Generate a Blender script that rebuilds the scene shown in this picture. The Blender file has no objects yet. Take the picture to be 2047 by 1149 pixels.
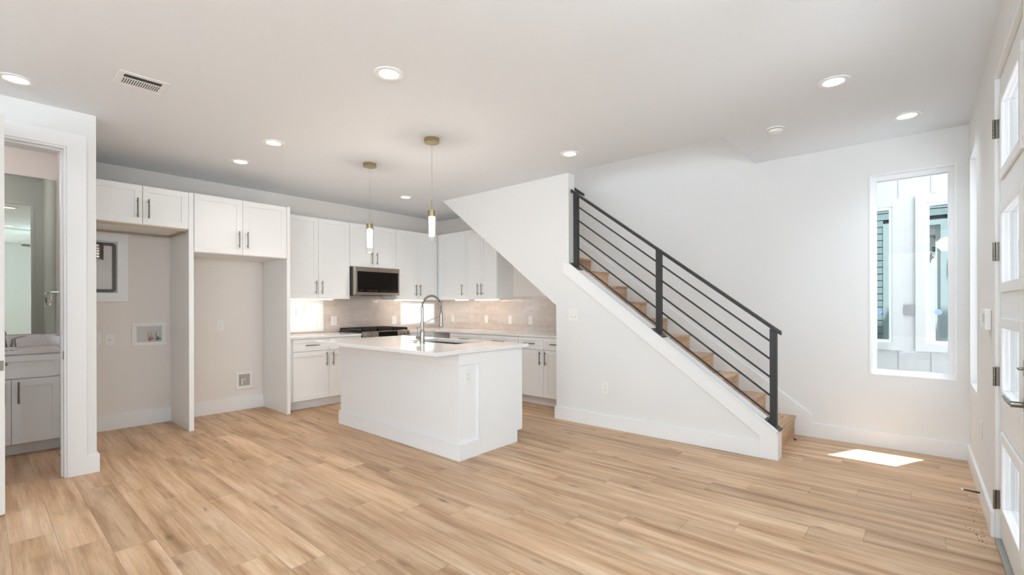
import bpy, bmesh, math, random
from mathutils import Matrix, Vector
SC = bpy.context.scene
COL = SC.collection
PI = math.pi

# ------------------------------------------------------------------ camera, world, sun, exposure
FPX, YAW, ROLL = 934.3, 41.041, -0.136          # focal length in pixels of a 2047 px wide frame
cam = bpy.data.cameras.new('camera'); cam_o = bpy.data.objects.new('camera', cam); COL.objects.link(cam_o)
cam.sensor_width = 36.0; cam.lens = 36.0 * FPX / 2047.0
cam.shift_y = -36.3 / 2047.0 * -1.0
cam.clip_start = 0.02; cam.clip_end = 200
th = math.radians(YAW)                            # angle of the view direction from +X towards +Y
fwd = Vector((math.cos(th), math.sin(th), 0)); right = Vector((math.sin(th), -math.cos(th), 0)); up = Vector((0, 0, 1))
r = math.radians(ROLL)
r2 = right * math.cos(r) + up * math.sin(r); u2 = up * math.cos(r) - right * math.sin(r)
M = Matrix.Identity(4)
for i in range(3):
    M[i][0] = r2[i]; M[i][1] = u2[i]; M[i][2] = -fwd[i]
M[0][3], M[1][3], M[2][3] = 0, 0, 1.25
cam_o.matrix_world = M
SC.camera = cam_o

W = bpy.data.worlds.new('sky'); SC.world = W; W.use_nodes = True
bg = W.node_tree.nodes['Background']
bg.inputs[0].default_value = (0.83, 0.92, 1.01, 1); bg.inputs[1].default_value = 4.6

sun = bpy.data.lights.new('sun', 'SUN'); sun.energy = 24.0; sun.angle = math.radians(0.5); sun.color = (.96, 1, 1.04)
sun_o = bpy.data.objects.new('sun', sun); COL.objects.link(sun_o)
sun_o.rotation_euler = Vector((-0.305, 0.149, -1.0)).to_track_quat('-Z', 'Y').to_euler()
sun_o.location = (9, -3, 12)

def portal(loc, rot, sx, sy):
    l = bpy.data.lights.new('sky_portal', 'AREA'); l.shape = 'RECTANGLE'; l.size = sx; l.size_y = sy
    l.cycles.is_portal = True
    o = bpy.data.objects.new('sky_portal', l); COL.objects.link(o); o.location = loc; o.rotation_euler = rot
# daylight enters through these openings (portals only guide the sampling of the sky)
portal((-3.66, -0.05, 1.30), (0, -PI/2, 0), 2.5, 6.0)
portal((-1.6, -3.36, 1.30), (PI/2, 0, 0), 3.5, 2.5)
portal((5.40, 0.05, 1.51), (0, PI/2, 0), 1.8, 0.6)
portal((4.84, -0.46, 1.51), (PI/2, 0, 0), 0.6, 1.8)

SC.view_settings.view_transform = 'Standard'; SC.view_settings.look = 'None'
SC.view_settings.gamma = 1; SC.view_settings.use_curve_mapping = False
SC.view_settings.exposure = 0.1
SC.cycles.use_denoising = True
SC.cycles.max_bounces = 10; SC.cycles.diffuse_bounces = 6; SC.cycles.glossy_bounces = 5
SC.cycles.transparent_max_bounces = 12; SC.cycles.transmission_bounces = 6
SC.cycles.caustics_reflective = False; SC.cycles.caustics_refractive = False

# ------------------------------------------------------------------ materials
MATS = {}
class NT:
    def __init__(s, name):
        s.m = bpy.data.materials.new(name); s.m.use_nodes = True; s.t = s.m.node_tree; s.n = s.t.nodes
        s.b = s.n['Principled BSDF']; s.out = s.n['Material Output']; MATS[name] = s.m
    def new(s, typ, **k):
        n = s.n.new(typ)
        for a, v in k.items(): setattr(n, a, v)
        return n
    def link(s, a, b): s.t.links.new(a, b)
    def setin(s, node, i, v):
        if hasattr(v, 'is_output') or isinstance(v, bpy.types.NodeSocket): s.link(v, node.inputs[i])
        else: node.inputs[i].default_value = v
    def math(s, op, a, b=0.0, c=None):
        n = s.new('ShaderNodeMath', operation=op); s.setin(n, 0, a); s.setin(n, 1, b)
        if c is not None: s.setin(n, 2, c)
        return n.outputs[0]
    def mix(s, f, a, b, mode='MIX'):
        n = s.new('ShaderNodeMix', data_type='RGBA', blend_type=mode)
        s.setin(n, 0, f); s.setin(n, 6, a); s.setin(n, 7, b); return n.outputs[2]
    def ramp(s, f, stops):
        n = s.new('ShaderNodeValToRGB'); e = n.color_ramp.elements
        while len(e) < len(stops): e.new(0.5)
        for q, (p, c) in zip(e, stops): q.position = p; q.color = (*c, 1) if len(c) == 3 else c
        s.setin(n, 0, f); return n.outputs[0]
    def noise(s, vec, scale, detail=2, rough=0.5):
        n = s.new('ShaderNodeTexNoise'); n.inputs['Scale'].default_value = scale
        n.inputs['Detail'].default_value = detail; n.inputs['Roughness'].default_value = rough
        if vec is not None: s.link(vec, n.inputs['Vector'])
        return n.outputs[0]
    def bump(s, h, strength, dist=0.01):
        n = s.new('ShaderNodeBump'); n.inputs['Strength'].default_value = strength
        n.inputs['Distance'].default_value = dist; s.link(h, n.inputs['Height'])
        s.link(n.outputs[0], s.b.inputs['Normal'])
    def coords(s): return s.new('ShaderNodeTexCoord').outputs['Object']
    def world_pos(s): return s.new('ShaderNodeNewGeometry').outputs['Position']

def simple(name, col, rough=0.5, metal=0.0, spec=0.5, nscale=0, nstr=0.0, emis=None, estr=0, var=0.0, coat=0):
    t = NT(name); t.b.inputs['Base Color'].default_value = (*col, 1)
    t.b.inputs['Roughness'].default_value = rough; t.b.inputs['Metallic'].default_value = metal
    t.b.inputs['Specular IOR Level'].default_value = spec; t.b.inputs['Coat Weight'].default_value = coat
    if nscale:
        c = t.coords(); h = t.noise(c, nscale, 3)
        if nstr: t.bump(h, nstr, 0.002)
        if var:
            h2 = t.noise(c, nscale * 0.13, 2)
            t.link(t.mix(h2, (*[x * (1 - var) for x in col], 1), (*[min(1, x * (1 + var)) for x in col], 1)), t.b.inputs['Base Color'])
    if emis:
        t.b.inputs['Emission Color'].default_value = (*emis, 1); t.b.inputs['Emission Strength'].default_value = estr
    return t.m

WALL = simple('wall_paint', (0.768, 0.768, 0.763), 0.75, spec=0.25, nscale=160, nstr=0.06)
WALLK = simple('wall_paint_warm_lit', (0.79, 0.745, 0.708), 0.75, spec=0.25, nscale=160, nstr=0.06)  # same wall paint with the warm kitchen light mixed into its colour
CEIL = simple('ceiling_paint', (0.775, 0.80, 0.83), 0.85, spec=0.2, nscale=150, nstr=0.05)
TRIM = simple('trim_paint', (0.82, 0.825, 0.83), 0.38, spec=0.4, nscale=60, nstr=0.01)
CAB = simple('cabinet_lacquer', (0.845, 0.85, 0.85), 0.35, spec=0.4, nscale=60, nstr=0.01)
PANEL = simple('cabinet_side_panel', (0.80, 0.80, 0.79), 0.3, spec=0.45, nscale=40, nstr=0.01)
PLY = simple('raw_plywood_edge', (0.46, 0.37, 0.25), 0.6, nscale=60, nstr=0.05, var=0.12)
BLACKM = simple('black_powder_coated_steel', (0.022, 0.022, 0.023), 0.42, spec=0.5, nscale=200, nstr=0.02)
BRONZE = simple('brushed_nickel_pull', (0.24, 0.215, 0.18), 0.34, metal=1.0, nscale=300, nstr=0.02)
NICKEL = simple('brushed_stainless_steel', (0.40, 0.385, 0.36), 0.28, metal=1.0, nscale=300, nstr=0.02)
SS = simple('appliance_stainless', (0.47, 0.41, 0.36), 0.3, metal=1.0, nscale=200, nstr=0.02)
CHROME = simple('polished_chrome', (0.75, 0.74, 0.72), 0.1, metal=1.0)
BRASS = simple('brushed_brass', (0.46, 0.36, 0.20), 0.25, metal=1.0, nscale=200, nstr=0.02)
BLACKG = simple('black_glass', (0.006, 0.0055, 0.005), 0.12, spec=0.25)
IRON = simple('cast_iron', (0.018, 0.017, 0.016), 0.55, nscale=200, nstr=0.1)
PLAST = simple('white_plastic', (0.82, 0.815, 0.79), 0.4, spec=0.4)
SLOT = simple('dark_slot', (0.05, 0.05, 0.05), 0.6)
GREYDOT = simple('grey_slot', (0.30, 0.29, 0.27), 0.6)
GALV = simple('galvanised_steel', (0.42, 0.41, 0.38), 0.42, metal=0.9, nscale=25, nstr=0.05, var=0.25)
REDV = simple('red_valve_handle', (0.42, 0.06, 0.04), 0.4)
BLUEV = simple('blue_valve_handle', (0.05, 0.09, 0.35), 0.4)
COPPER = simple('brass_valve_body', (0.55, 0.38, 0.2), 0.3, metal=1.0)
LED = simple('downlight_lens', (1, 1, 1), 0.5, emis=(1.0, 0.97, 0.93), estr=4.5)
STRIP = simple('warm_led_strip', (1, 1, 1), 0.5, emis=(1.0, 0.84, 0.68), estr=17.0)
TUBE = simple('pendant_glow_core', (1, 1, 1), 0.5, emis=(1.0, 0.93, 0.84), estr=7.0)
CORD = simple('clear_grey_cord', (0.42, 0.41, 0.39), 0.5)
RUBBER = simple('black_rubber', (0.03, 0.03, 0.03), 0.7)
FANM = simple('dark_fan_blade', (0.07, 0.07, 0.075), 0.4)
DUSTM = simple('dark_crumbs', (0.09, 0.07, 0.055), 0.9)
NWALL = simple('neighbour_white_panel', (0.62, 0.605, 0.595), 0.6, nscale=30, nstr=0.02)
TEAL = simple('teal_lap_siding', (0.33, 0.40, 0.40), 0.6, nscale=30, nstr=0.03)
CONC = simple('outdoor_concrete', (0.60, 0.61, 0.62), 0.85, nscale=20, nstr=0.1, var=0.1)
PLAQ = simple('grey_oval_vent', (0.30, 0.29, 0.28), 0.5)
STICK = simple('pale_blue_sticker', (0.35, 0.45, 0.75), 0.5)

def glass(name, tint=(1, 1, 1), refl=1.0, rough=0.0):
    t = NT(name); t.n.remove(t.b)
    tr = t.new('ShaderNodeBsdfTransparent'); tr.inputs[0].default_value = (*tint, 1)
    gl = t.new('ShaderNodeBsdfGlossy'); gl.inputs['Roughness'].default_value = rough
    fr = t.new('ShaderNodeFresnel'); fr.inputs[0].default_value = 1.45
    geo = t.new('ShaderNodeNewGeometry'); front = t.math('SUBTRACT', 1.0, geo.outputs['Backfacing'])
    mx = t.new('ShaderNodeMixShader'); t.link(t.math('MULTIPLY', t.math('MULTIPLY', fr.outputs[0], refl), front), mx.inputs[0])
    t.link(tr.outputs[0], mx.inputs[1]); t.link(gl.outputs[0], mx.inputs[2]); t.link(mx.outputs[0], t.out.inputs[0])
    return t.m
GLASS = glass('window_glass', (0.97, 0.985, 0.98), 0.8)
DIMGLASS = glass('dimming_window_glass', (0.87, 0.865, 0.86), 0.8)  # tint added to dim the bright view outside
PGLASS = glass('pendant_glass', (1.0, 1.0, 1.0), 1.5)
t = NT('neighbour_mirror_glass'); t.b.inputs['Base Color'].default_value = (0.40, 0.46, 0.46, 1)
t.b.inputs['Metallic'].default_value = 1.0; t.b.inputs['Roughness'].default_value = 0.01; NMIR = t.m
t = NT('mirror_silver'); t.b.inputs['Base Color'].default_value = (0.53, 0.58, 0.52, 1)
t.b.inputs['Metallic'].default_value = 1.0; t.b.inputs['Roughness'].default_value = 0.01; MIRROR = t.m

# plank floor: boards along Y, 0.1743 wide, 1.205 long
def plank_mat(name, vx, vy, wid, lng, ox, oy, tint=1.0, horizontal=None):
    t = NT(name)
    sep = t.new('ShaderNodeSeparateXYZ'); t.link(t.world_pos(), sep.inputs[0])
    X = sep.outputs[vx]; Y = sep.outputs[vy]
    u = t.math('DIVIDE', t.math('SUBTRACT', X, ox), wid); ci = t.math('FLOOR', u); fu = t.math('SUBTRACT', u, ci)
    jit = t.new('ShaderNodeTexWhiteNoise', noise_dimensions='1D'); t.link(ci, jit.inputs['W'])
    off = t.math('ADD', t.math('MULTIPLY', ci, -0.225), t.math('MULTIPLY', jit.outputs[0], 0.06))
    v = t.math('SUBTRACT', t.math('DIVIDE', t.math('SUBTRACT', Y, oy), lng), off)
    ri = t.math('FLOOR', v); fv = t.math('SUBTRACT', v, ri)
    cmb = t.new('ShaderNodeCombineXYZ'); t.link(ci, cmb.inputs[0]); t.link(ri, cmb.inputs[1])
    wn = t.new('ShaderNodeTexWhiteNoise', noise_dimensions='2D'); t.link(cmb.outputs[0], wn.inputs['Vector'])
    R = wn.outputs[0]
    seed = t.math('MULTIPLY', R, 37.0)
    def vec(sx, sy, add):
        c = t.new('ShaderNodeCombineXYZ')
        t.link(t.math('MULTIPLY_ADD', X, sx, seed), c.inputs[0]); t.link(t.math('MULTIPLY_ADD', Y, sy, t.math('MULTIPLY', R, add)), c.inputs[1])
        return c.outputs[0]
    broad = t.noise(vec(13.0, 0.8, 11), 1.0, 4, 0.6)
    grain = t.noise(vec(95, 3.2, 23), 1.0, 4, 0.65)
    fine = t.noise(vec(420, 14, 5), 1.0, 2, 0.6)
    cath = t.new('ShaderNodeTexWave', wave_type='BANDS', bands_direction='X')
    cath.inputs['Scale'].default_value = 1.0; cath.inputs['Distortion'].default_value = 14.0; cath.inputs['Detail'].default_value = 2.0
    cath.inputs['Detail Scale'].default_value = 0.6; t.link(vec(5.0, 0.9, 31), cath.inputs['Vector'])
    base = t.ramp(broad, [(0.28, (0.34, 0.19, 0.098)), (0.43, (0.505, 0.318, 0.183)), (0.56, (0.62, 0.42, 0.265)), (0.74, (0.73, 0.535, 0.37))])
    tone = t.mix(R, (0.84, 0.825, 0.81, 1), (1.10, 1.10, 1.10, 1)); base = t.mix(1.0, base, tone, 'MULTIPLY')
    g1 = t.ramp(grain, [(0.30, (0.80, 0.775, 0.75)), (0.52, (1, 1, 1)), (0.75, (1.06, 1.06, 1.05))])
    base = t.mix(0.85, base, g1, 'MULTIPLY')
    g2 = t.ramp(fine, [(0.3, (0.88, 0.87, 0.86)), (0.6, (1.03, 1.03, 1.03))]); base = t.mix(0.8, base, g2, 'MULTIPLY')
    g3 = t.ramp(cath.outputs[1], [(0.0, (0.87, 0.86, 0.845)), (0.35, (1, 1, 1)), (1.0, (1.02, 1.02, 1.02))]); base = t.mix(0.55, base, g3, 'MULTIPLY')
    # knots
    vor = t.new('ShaderNodeTexVoronoi', feature='F1'); vor.inputs['Scale'].default_value = 1.0; t.link(vec(7.5, 2.6, 17), vor.inputs['Vector'])
    kn = t.ramp(vor.outputs[0], [(0.0, (1, 1, 1)), (0.05, (0.8, 0.8, 0.8)), (0.17, (0, 0, 0))])
    pick = t.math('GREATER_THAN', t.noise(vec(2.0, 0.8, 3), 1.0, 0), 0.50)
    base = t.mix(t.math('MULTIPLY', t.math('MULTIPLY', kn, pick), 0.75), base, (0.13, 0.075, 0.038, 1))
    sm = t.ramp(t.noise(vec(6.0, 1.9, 41), 1.0, 3, 0.6), [(0.56, (0, 0, 0)), (0.76, (1, 1, 1))])
    base = t.mix(t.math('MULTIPLY', sm, 0.55), base, (0.27, 0.165, 0.085, 1))
    # seams
    e1 = t.math('LESS_THAN', t.math('MINIMUM', fu, t.math('SUBTRACT', 1.0, fu)), 0.0075)
    e2 = t.math('LESS_THAN', t.math('MINIMUM', fv, t.math('SUBTRACT', 1.0, fv)), 0.0013)
    seam = t.math('MAXIMUM', e1, e2)
    base = t.mix(t.math('MULTIPLY', seam, 0.5), base, (0.16, 0.10, 0.06, 1))
    if tint != 1.0: base = t.mix(1.0, base, (tint, tint, tint, 1), 'MULTIPLY')
    t.link(base, t.b.inputs['Base Color'])
    t.link(t.ramp(grain, [(0.2, (0.46, 0.46, 0.46)), (0.8, (0.36, 0.36, 0.36))]), t.b.inputs['Roughness'])
    t.b.inputs['Specular IOR Level'].default_value = 0.42
    hgt = t.math('SUBTRACT', t.math('MULTIPLY', grain, 0.25), seam)
    t.bump(hgt, 0.22, 0.0015)
    return t.m
FLOORM = plank_mat('oak_plank_floor', 0, 1, 0.1743, 1.205, 0.1135, 3.57)
TREADM = plank_mat('oak_stair_tread', 1, 0, 0.1743, 1.205, 0.0, 4.1)
RISERM = plank_mat('oak_stair_riser', 2, 0, 0.183, 1.6, 0.0, 3.9)

def tile_mat(name, ax):
    t = NT(name)
    sep = t.new('ShaderNodeSeparateXYZ'); t.link(t.world_pos(), sep.inputs[0])
    c = t.new('ShaderNodeCombineXYZ'); t.link(sep.outputs[ax], c.inputs[0]); t.link(t.math('SUBTRACT', sep.outputs[2], 0.886), c.inputs[1])
    br = t.new('ShaderNodeTexBrick'); br.offset = 0.5; br.inputs['Scale'].default_value = 1.0
    br.inputs['Brick Width'].default_value = 0.26; br.inputs['Row Height'].default_value = 0.0505
    br.inputs['Mortar Size'].default_value = 0.0016; br.inputs['Mortar Smooth'].default_value = 0.3; br.inputs['Bias'].default_value = 0.0
    br.inputs['Color1'].default_value = (0.60, 0.51, 0.455, 1); br.inputs['Color2'].default_value = (0.70, 0.61, 0.555, 1)
    br.inputs['Mortar'].default_value = (0.72, 0.68, 0.64, 1)
    t.link(c.outputs[0], br.inputs['Vector'])
    n = t.noise(t.world_pos(), 14, 2)
    t.link(t.mix(0.25, br.outputs[0], t.ramp(n, [(0.3, (0.48, 0.41, 0.36)), (0.7, (0.70, 0.63, 0.57))])), t.b.inputs['Base Color'])
    t.b.inputs['Roughness'].default_value = 0.09; t.b.inputs['Specular IOR Level'].default_value = 0.6
    n2 = t.noise(t.world_pos(), 22, 2)
    h = t.math('SUBTRACT', t.math('MULTIPLY', n2, 1.4), t.math('MULTIPLY', br.outputs[1], 0.8)); t.bump(h, 0.5, 0.004)
    return t.m
TILEX = tile_mat('glazed_tile_back', 0); TILEY = tile_mat('glazed_tile_side', 1)

def quartz(name, col, vein):
    t = NT(name); c = t.world_pos()
    n = t.noise(c, 2.2, 6, 0.65); v = t.ramp(n, [(0.485, (0, 0, 0)), (0.5, (1, 1, 1)), (0.515, (0, 0, 0))])
    m = t.mix(t.math('MULTIPLY', v, vein), (*col, 1), (0.55, 0.52, 0.50, 1))
    t.link(m, t.b.inputs['Base Color']); t.b.inputs['Roughness'].default_value = 0.07; t.b.inputs['Specular IOR Level'].default_value = 0.55
    return t.m
QUARTZ = quartz('white_quartz', (0.81, 0.81, 0.81), 0.10)
MARBLE = quartz('veined_white_quartz', (0.74, 0.71, 0.70), 0.45)

def fence_mat():
    t = NT('pale_fence_boards')
    sep = t.new('ShaderNodeSeparateXYZ'); t.link(t.world_pos(), sep.inputs[0])
    c = t.new('ShaderNodeCombineXYZ'); t.link(t.math('MULTIPLY', sep.outputs[0], 14), c.inputs[0]); t.link(t.math('MULTIPLY', sep.outputs[2], 2.2), c.inputs[1])
    w = t.new('ShaderNodeTexWave', wave_type='RINGS'); w.inputs['Scale'].default_value = 0.35; w.inputs['Distortion'].default_value = 6; w.inputs['Detail'].default_value = 2
    t.link(c.outputs[0], w.inputs['Vector'])
    t.link(t.ramp(w.outputs[1], [(0.0, (0.42, 0.33, 0.24)), (0.4, (0.66, 0.58, 0.48)), (1, (0.74, 0.67, 0.58))]), t.b.inputs['Base Color'])
    t.b.inputs['Roughness'].default_value = 0.8; return t.m
FENCEM = fence_mat()

# ------------------------------------------------------------------ mesh helpers (all in world coordinates; converted to the thing's own space on linking)
RM = {}
def bm_new(): return bmesh.new()
def box(bm, x0, x1, y0, y1, z0, z1, mt=None):
    vs = [Vector((x, y, z)) for z in (z0, z1) for y in (y0, y1) for x in (x0, x1)]
    if mt is not None: vs = [mt @ v for v in vs]
    v = [bm.verts.new(p) for p in vs]
    for f in ((0, 1, 3, 2), (4, 6, 7, 5), (0, 4, 5, 1), (2, 3, 7, 6), (0, 2, 6, 4), (1, 5, 7, 3)): bm.faces.new([v[i] for i in f])
    return bm
def prism(bm, pts, a0, a1, axis='x', mt=None):
    """extrude polygon pts (2D) along an axis; axis x: pts=(y,z); y: pts=(x,z); z: pts=(x,y)"""
    def P(p, a):
        q = {'x': (a, p[0], p[1]), 'y': (p[0], a, p[1]), 'z': (p[0], p[1], a)}[axis]
        q = Vector(q); return mt @ q if mt is not None else q
    A = [bm.verts.new(P(p, a0)) for p in pts]; B = [bm.verts.new(P(p, a1)) for p in pts]
    n = len(pts); bm.faces.new(A); bm.faces.new(B[::-1])
    for i in range(n): bm.faces.new([A[i], A[(i + 1) % n], B[(i + 1) % n], B[i]])
    return bm
def tube(bm, pts, rad, seg=10, caps=True):
    pts = [Vector(p) for p in pts]; n = len(pts); rads = rad if isinstance(rad, (list, tuple)) else [rad] * n
    rings = []; prev = None
    for i, p in enumerate(pts):
        d = (pts[min(i + 1, n - 1)] - pts[max(i - 1, 0)]).normalized()
        if prev is None: a = d.orthogonal().normalized()
        else: a = (prev - d * prev.dot(d)).normalized()
        prev = a; b = d.cross(a)
        rings.append([bm.verts.new(p + (a * math.cos(2 * PI * k / seg) + b * math.sin(2 * PI * k / seg)) * rads[i]) for k in range(seg)])
    for A, B in zip(rings, rings[1:]):
        for k in range(seg): bm.faces.new([A[k], A[(k + 1) % seg], B[(k + 1) % seg], B[k]])
    if caps: bm.faces.new(rings[0][::-1]); bm.faces.new(rings[-1])
    return bm
def lathe(bm, c, prof, axis=(0, 0, 1), seg=32):
    """prof: list of (radius, height) along the axis from c; r=0 closes"""
    ax = Vector(axis).normalized(); a = ax.orthogonal().normalized(); b = ax.cross(a); c = Vector(c); rings = []
    for rr, h in prof:
        if rr < 1e-6: rings.append([bm.verts.new(c + ax * h)])
        else: rings.append([bm.verts.new(c + ax * h + (a * math.cos(2 * PI * k / seg) + b * math.sin(2 * PI * k / seg)) * rr) for k in range(seg)])
    for A, B in zip(rings, rings[1:]):
        for k in range(seg):
            k2 = (k + 1) % seg
            if len(A) == 1 and len(B) == 1: continue
            if len(A) == 1: bm.faces.new([A[0], B[k2], B[k]])
            elif len(B) == 1: bm.faces.new([A[k], A[k2], B[0]])
            else: bm.faces.new([A[k], A[k2], B[k2], B[k]])
    return bm
def root_of(o):
    while o.parent: o = o.parent
    return o
def obj(name, bm, mat, parent=None, bevel=0.0, smooth=False, label=None, seg=2):
    bmesh.ops.recalc_face_normals(bm, faces=bm.faces)
    if parent is not None:
        inv = RM.get(root_of(parent).name)
        if inv is not None: bmesh.ops.transform(bm, matrix=inv, verts=bm.verts)
    me = bpy.data.meshes.new(name); bm.to_mesh(me); bm.free(); me.materials.append(mat)
    o = bpy.data.objects.new(name, me); COL.objects.link(o)
    if parent is not None: o.parent = parent
    if smooth:
        for p in me.polygons: p.use_smooth = True
        if smooth == 'auto':
            me.shade_auto_smooth = True if hasattr(me, 'shade_auto_smooth') else None
    if bevel:
        b = o.modifiers.new('bevel', 'BEVEL'); b.width = bevel; b.segments = seg; b.limit_method = 'ANGLE'; b.angle_limit = math.radians(40)
    if label: o['label'] = label
    return o
def smooth_by_angle(o, ang=35):
    me = o.data
    for p in me.polygons: p.use_smooth = True
    try: me.set_sharp_from_angle(angle=math.radians(ang))
    except Exception: pass
    return o
def thing(name, label, cat, loc=(0, 0, 0), rotz=0.0, group=None, kind=None):
    o = bpy.data.objects.new(name, None); COL.objects.link(o); o.location = loc; o.rotation_euler = (0, 0, rotz)
    o.empty_display_size = 0.05; o['label'] = label; o['category'] = cat
    if group: o['group'] = group
    if kind: o['kind'] = kind
    RM[o.name] = (Matrix.Translation(loc) @ Matrix.Rotation(rotz, 4, 'Z')).inverted()
    return o
def sthing(name, loc=(0, 0, 0)):
    o = bpy.data.objects.new(name, None); COL.objects.link(o); o.location = loc; o.empty_display_size = 0.05; o['kind'] = 'structure'
    RM[o.name] = Matrix.Translation(loc).inverted(); return o
def tag(o, label, cat, group=None, kind=None):
    o['label'] = label; o['category'] = cat
    if group: o['group'] = group
    if kind: o['kind'] = kind
    return o
def struct(name, bm, mat, bevel=0.0):
    o = obj(name, bm, mat, bevel=bevel); o['kind'] = 'structure'; return o
def frame(origin, u, n):
    """local (u, n, z) -> world"""
    u = Vector(u); n = Vector(n); m = Matrix.Identity(4)
    for i in range(3): m[i][0] = u[i]; m[i][1] = n[i]; m[i][2] = (0, 0, 1)[i]; m[i][3] = origin[i]
    return m
def ring_frame(bm, u0, u1, z0, z1, w, n0, n1, mt=None):
    box(bm, u0, u1, n0, n1, z0, z0 + w, mt); box(bm, u0, u1, n0, n1, z1 - w, z1, mt)
    box(bm, u0, u0 + w, n0, n1, z0 + w, z1 - w, mt); box(bm, u1 - w, u1, n0, n1, z0 + w, z1 - w, mt)
def wall_with_holes(bm, u0, u1, z0, z1, n0, n1, holes, mt=None):
    """holes: list of (ua, ub, za, zb), sorted by u, not overlapping in u"""
    u = u0
    for a, b, za, zb in sorted(holes):
        if a > u: box(bm, u, a, n0, n1, z0, z1, mt)
        if za > z0: box(bm, a, b, n0, n1, z0, za, mt)
        if zb < z1: box(bm, a, b, n0, n1, zb, z1, mt)
        u = b
    if u < u1: box(bm, u, u1, n0, n1, z0, z1, mt)

# ------------------------------------------------------------------ room shell
H = 2.693
YB, XW, XS, YD, XP, YL, XL, YF = 6.184, 5.224, 4.237, -0.305, 0.604, 4.705, -3.5, -3.2
bm = bm_new(); prism(bm, [(XL - .15, YF - .15), (2.45, YF - .15), (2.45, YD - .15), (XW + .15, YD - .15), (XW + .15, YB + .15), (XL - .15, YB + .15)], -0.12, 0.0, 'z')
struct('floor', bm, FLOORM)
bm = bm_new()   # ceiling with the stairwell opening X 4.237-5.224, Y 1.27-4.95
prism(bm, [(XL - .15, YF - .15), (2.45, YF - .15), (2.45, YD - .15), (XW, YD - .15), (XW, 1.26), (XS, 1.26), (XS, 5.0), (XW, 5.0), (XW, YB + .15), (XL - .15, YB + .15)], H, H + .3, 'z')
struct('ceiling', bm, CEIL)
bm = bm_new(); wall_with_holes(bm, XL, XW + .15, 0, H, YB, YB + .15, [(2.42, 3.075, .95, 1.315), (4.41, 5.12, .945, 1.31)]); struct('wall_back', bm, WALLK)
bm = bm_new(); wall_with_holes(bm, YD - .15, YB, 0, 5.6, XW, XW + .15, [(-.232, .333, .63, 2.397)], frame((0, 0, 0), (0, 1, 0), (1, 0, 0))); struct('wall_right', bm, WALL)
bm = bm_new(); prism(bm, [(3.045, 0), (YB, 0), (YB, H - .002), (4.94, H - .002), (3.045, 1.25)], XW - .002, XW, 'x'); struct('wall_kitchen_side', bm, WALLK)  # thin overlay on the right wall carrying the warm-light tint
bm = bm_new(); wall_with_holes(bm, 2.3, XW, 0, H, YD - .15, YD, [(2.63, 3.57, -.02, 2.46), (4.54, 5.125, .627, 2.397)]); struct('wall_front', bm, WALL)
bm = bm_new(); box(bm, 2.3, 2.45, YF - .15, YD - .15, 0, H); struct('wall_porch', bm, WALL)
bm = bm_new(); wall_with_holes(bm, XL, 2.3, 0, H, YF - .15, YF, [(-3.3, .1, .08, 2.5)]); struct('wall_street', bm, WALL)
bm = bm_new(); wall_with_holes(bm, YF - .15, YB, 0, H, XL - .15, XL, [(-3.0, .6, .08, 2.5), (.75, 2.9, .08, 2.5)], frame((0, 0, 0), (0, 1, 0), (1, 0, 0))); struct('wall_left', bm, WALL)
bm = bm_new(); wall_with_holes(bm, XL, XP, 0, H, YL, YL + .11, [(-.25, .44, -.01, 2.42)]); struct('wall_bath', bm, WALL)
bm = bm_new(); box(bm, .515, XP, YL + .11, YB, 0, H); struct('wall_laundry', bm, WALL)
bm = bm_new(); box(bm, -1.2, -1.1, YL + .11, YB, 0, H); struct('wall_bath_end', bm, WALL)
# stair wall: knee wall with sloping top, full height beyond, sloped underside over the kitchen nook
CAPZ = lambda y: 0.935 + 0.733 * (y - 1.826)
SOFZ = lambda y: 1.253 + 0.7517 * (y - 3.037)
bm = bm_new()
prism(bm, [(.865, 0), (3.037, 0), (3.037, 1.253), (4.953, H), (2.87, H), (2.87, CAPZ(2.87)), (.865, CAPZ(.865))], XS, XS + .113, 'x')
struct('wall_stair', bm, WALL)
bm = bm_new(); box(bm, XS, XS + .113, 2.87, 5.0, H + .3, 5.6); box(bm, XS, XW, 5.0, 5.1, H + .3, 5.6); box(bm, XS, XW, 1.16, 1.26, H + .3, 5.6)
box(bm, XS - .1, XS, 1.16, 5.1, H + .3, 5.6); struct('wall_upstairs', bm, WALL)
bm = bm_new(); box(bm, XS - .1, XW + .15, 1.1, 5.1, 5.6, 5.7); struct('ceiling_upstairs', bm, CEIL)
bm = bm_new(); box(bm, XS + .113, XW, 2.98, 3.04, 0, 1.24); struct('wall_nook', bm, WALL)
bm = bm_new(); prism(bm, [(3.04, SOFZ(3.04) + .03), (4.99, SOFZ(4.99) + .03), (4.99, SOFZ(4.99) + .06), (3.04, SOFZ(3.04) + .06)], XS + .113, XW, 'x'); struct('ceiling_nook', bm, WALL)

def baseboard(name, x0, x1, y0, y1, h=.135):
    bm = bm_new(); box(bm, x0, x1, y0, y1, 0, h); return struct(name, bm, TRIM, bevel=.002)
T = .016
baseboard('baseboard_laundry', XP, 1.405, YB - T, YB, .158)
baseboard('baseboard_fridge', 1.445, 2.365, YB - T, YB, .158)
baseboard('baseboard_stair', XS - T, XS, .99, 3.037 + T)
baseboard('baseboard_stair_return', XS, XS + .1, 3.037, 3.037 + T)
baseboard('baseboard_right', XW - T, XW, YD, .772)
baseboard('baseboard_front', 3.585, XW - T, YD, YD + T)
baseboard('baseboard_bath_wall', .545, XP + T, YL - T, YL)
baseboard('baseboard_partition', XP, XP + T, YL, YB - T)
baseboard('baseboard_bath_right', .499, .515, 4.815, 5.68)
baseboard('baseboard_living', XL, -.36, YL - T, YL)
baseboard('baseboard_street', XL, 2.3, YF, YF + T)

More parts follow.
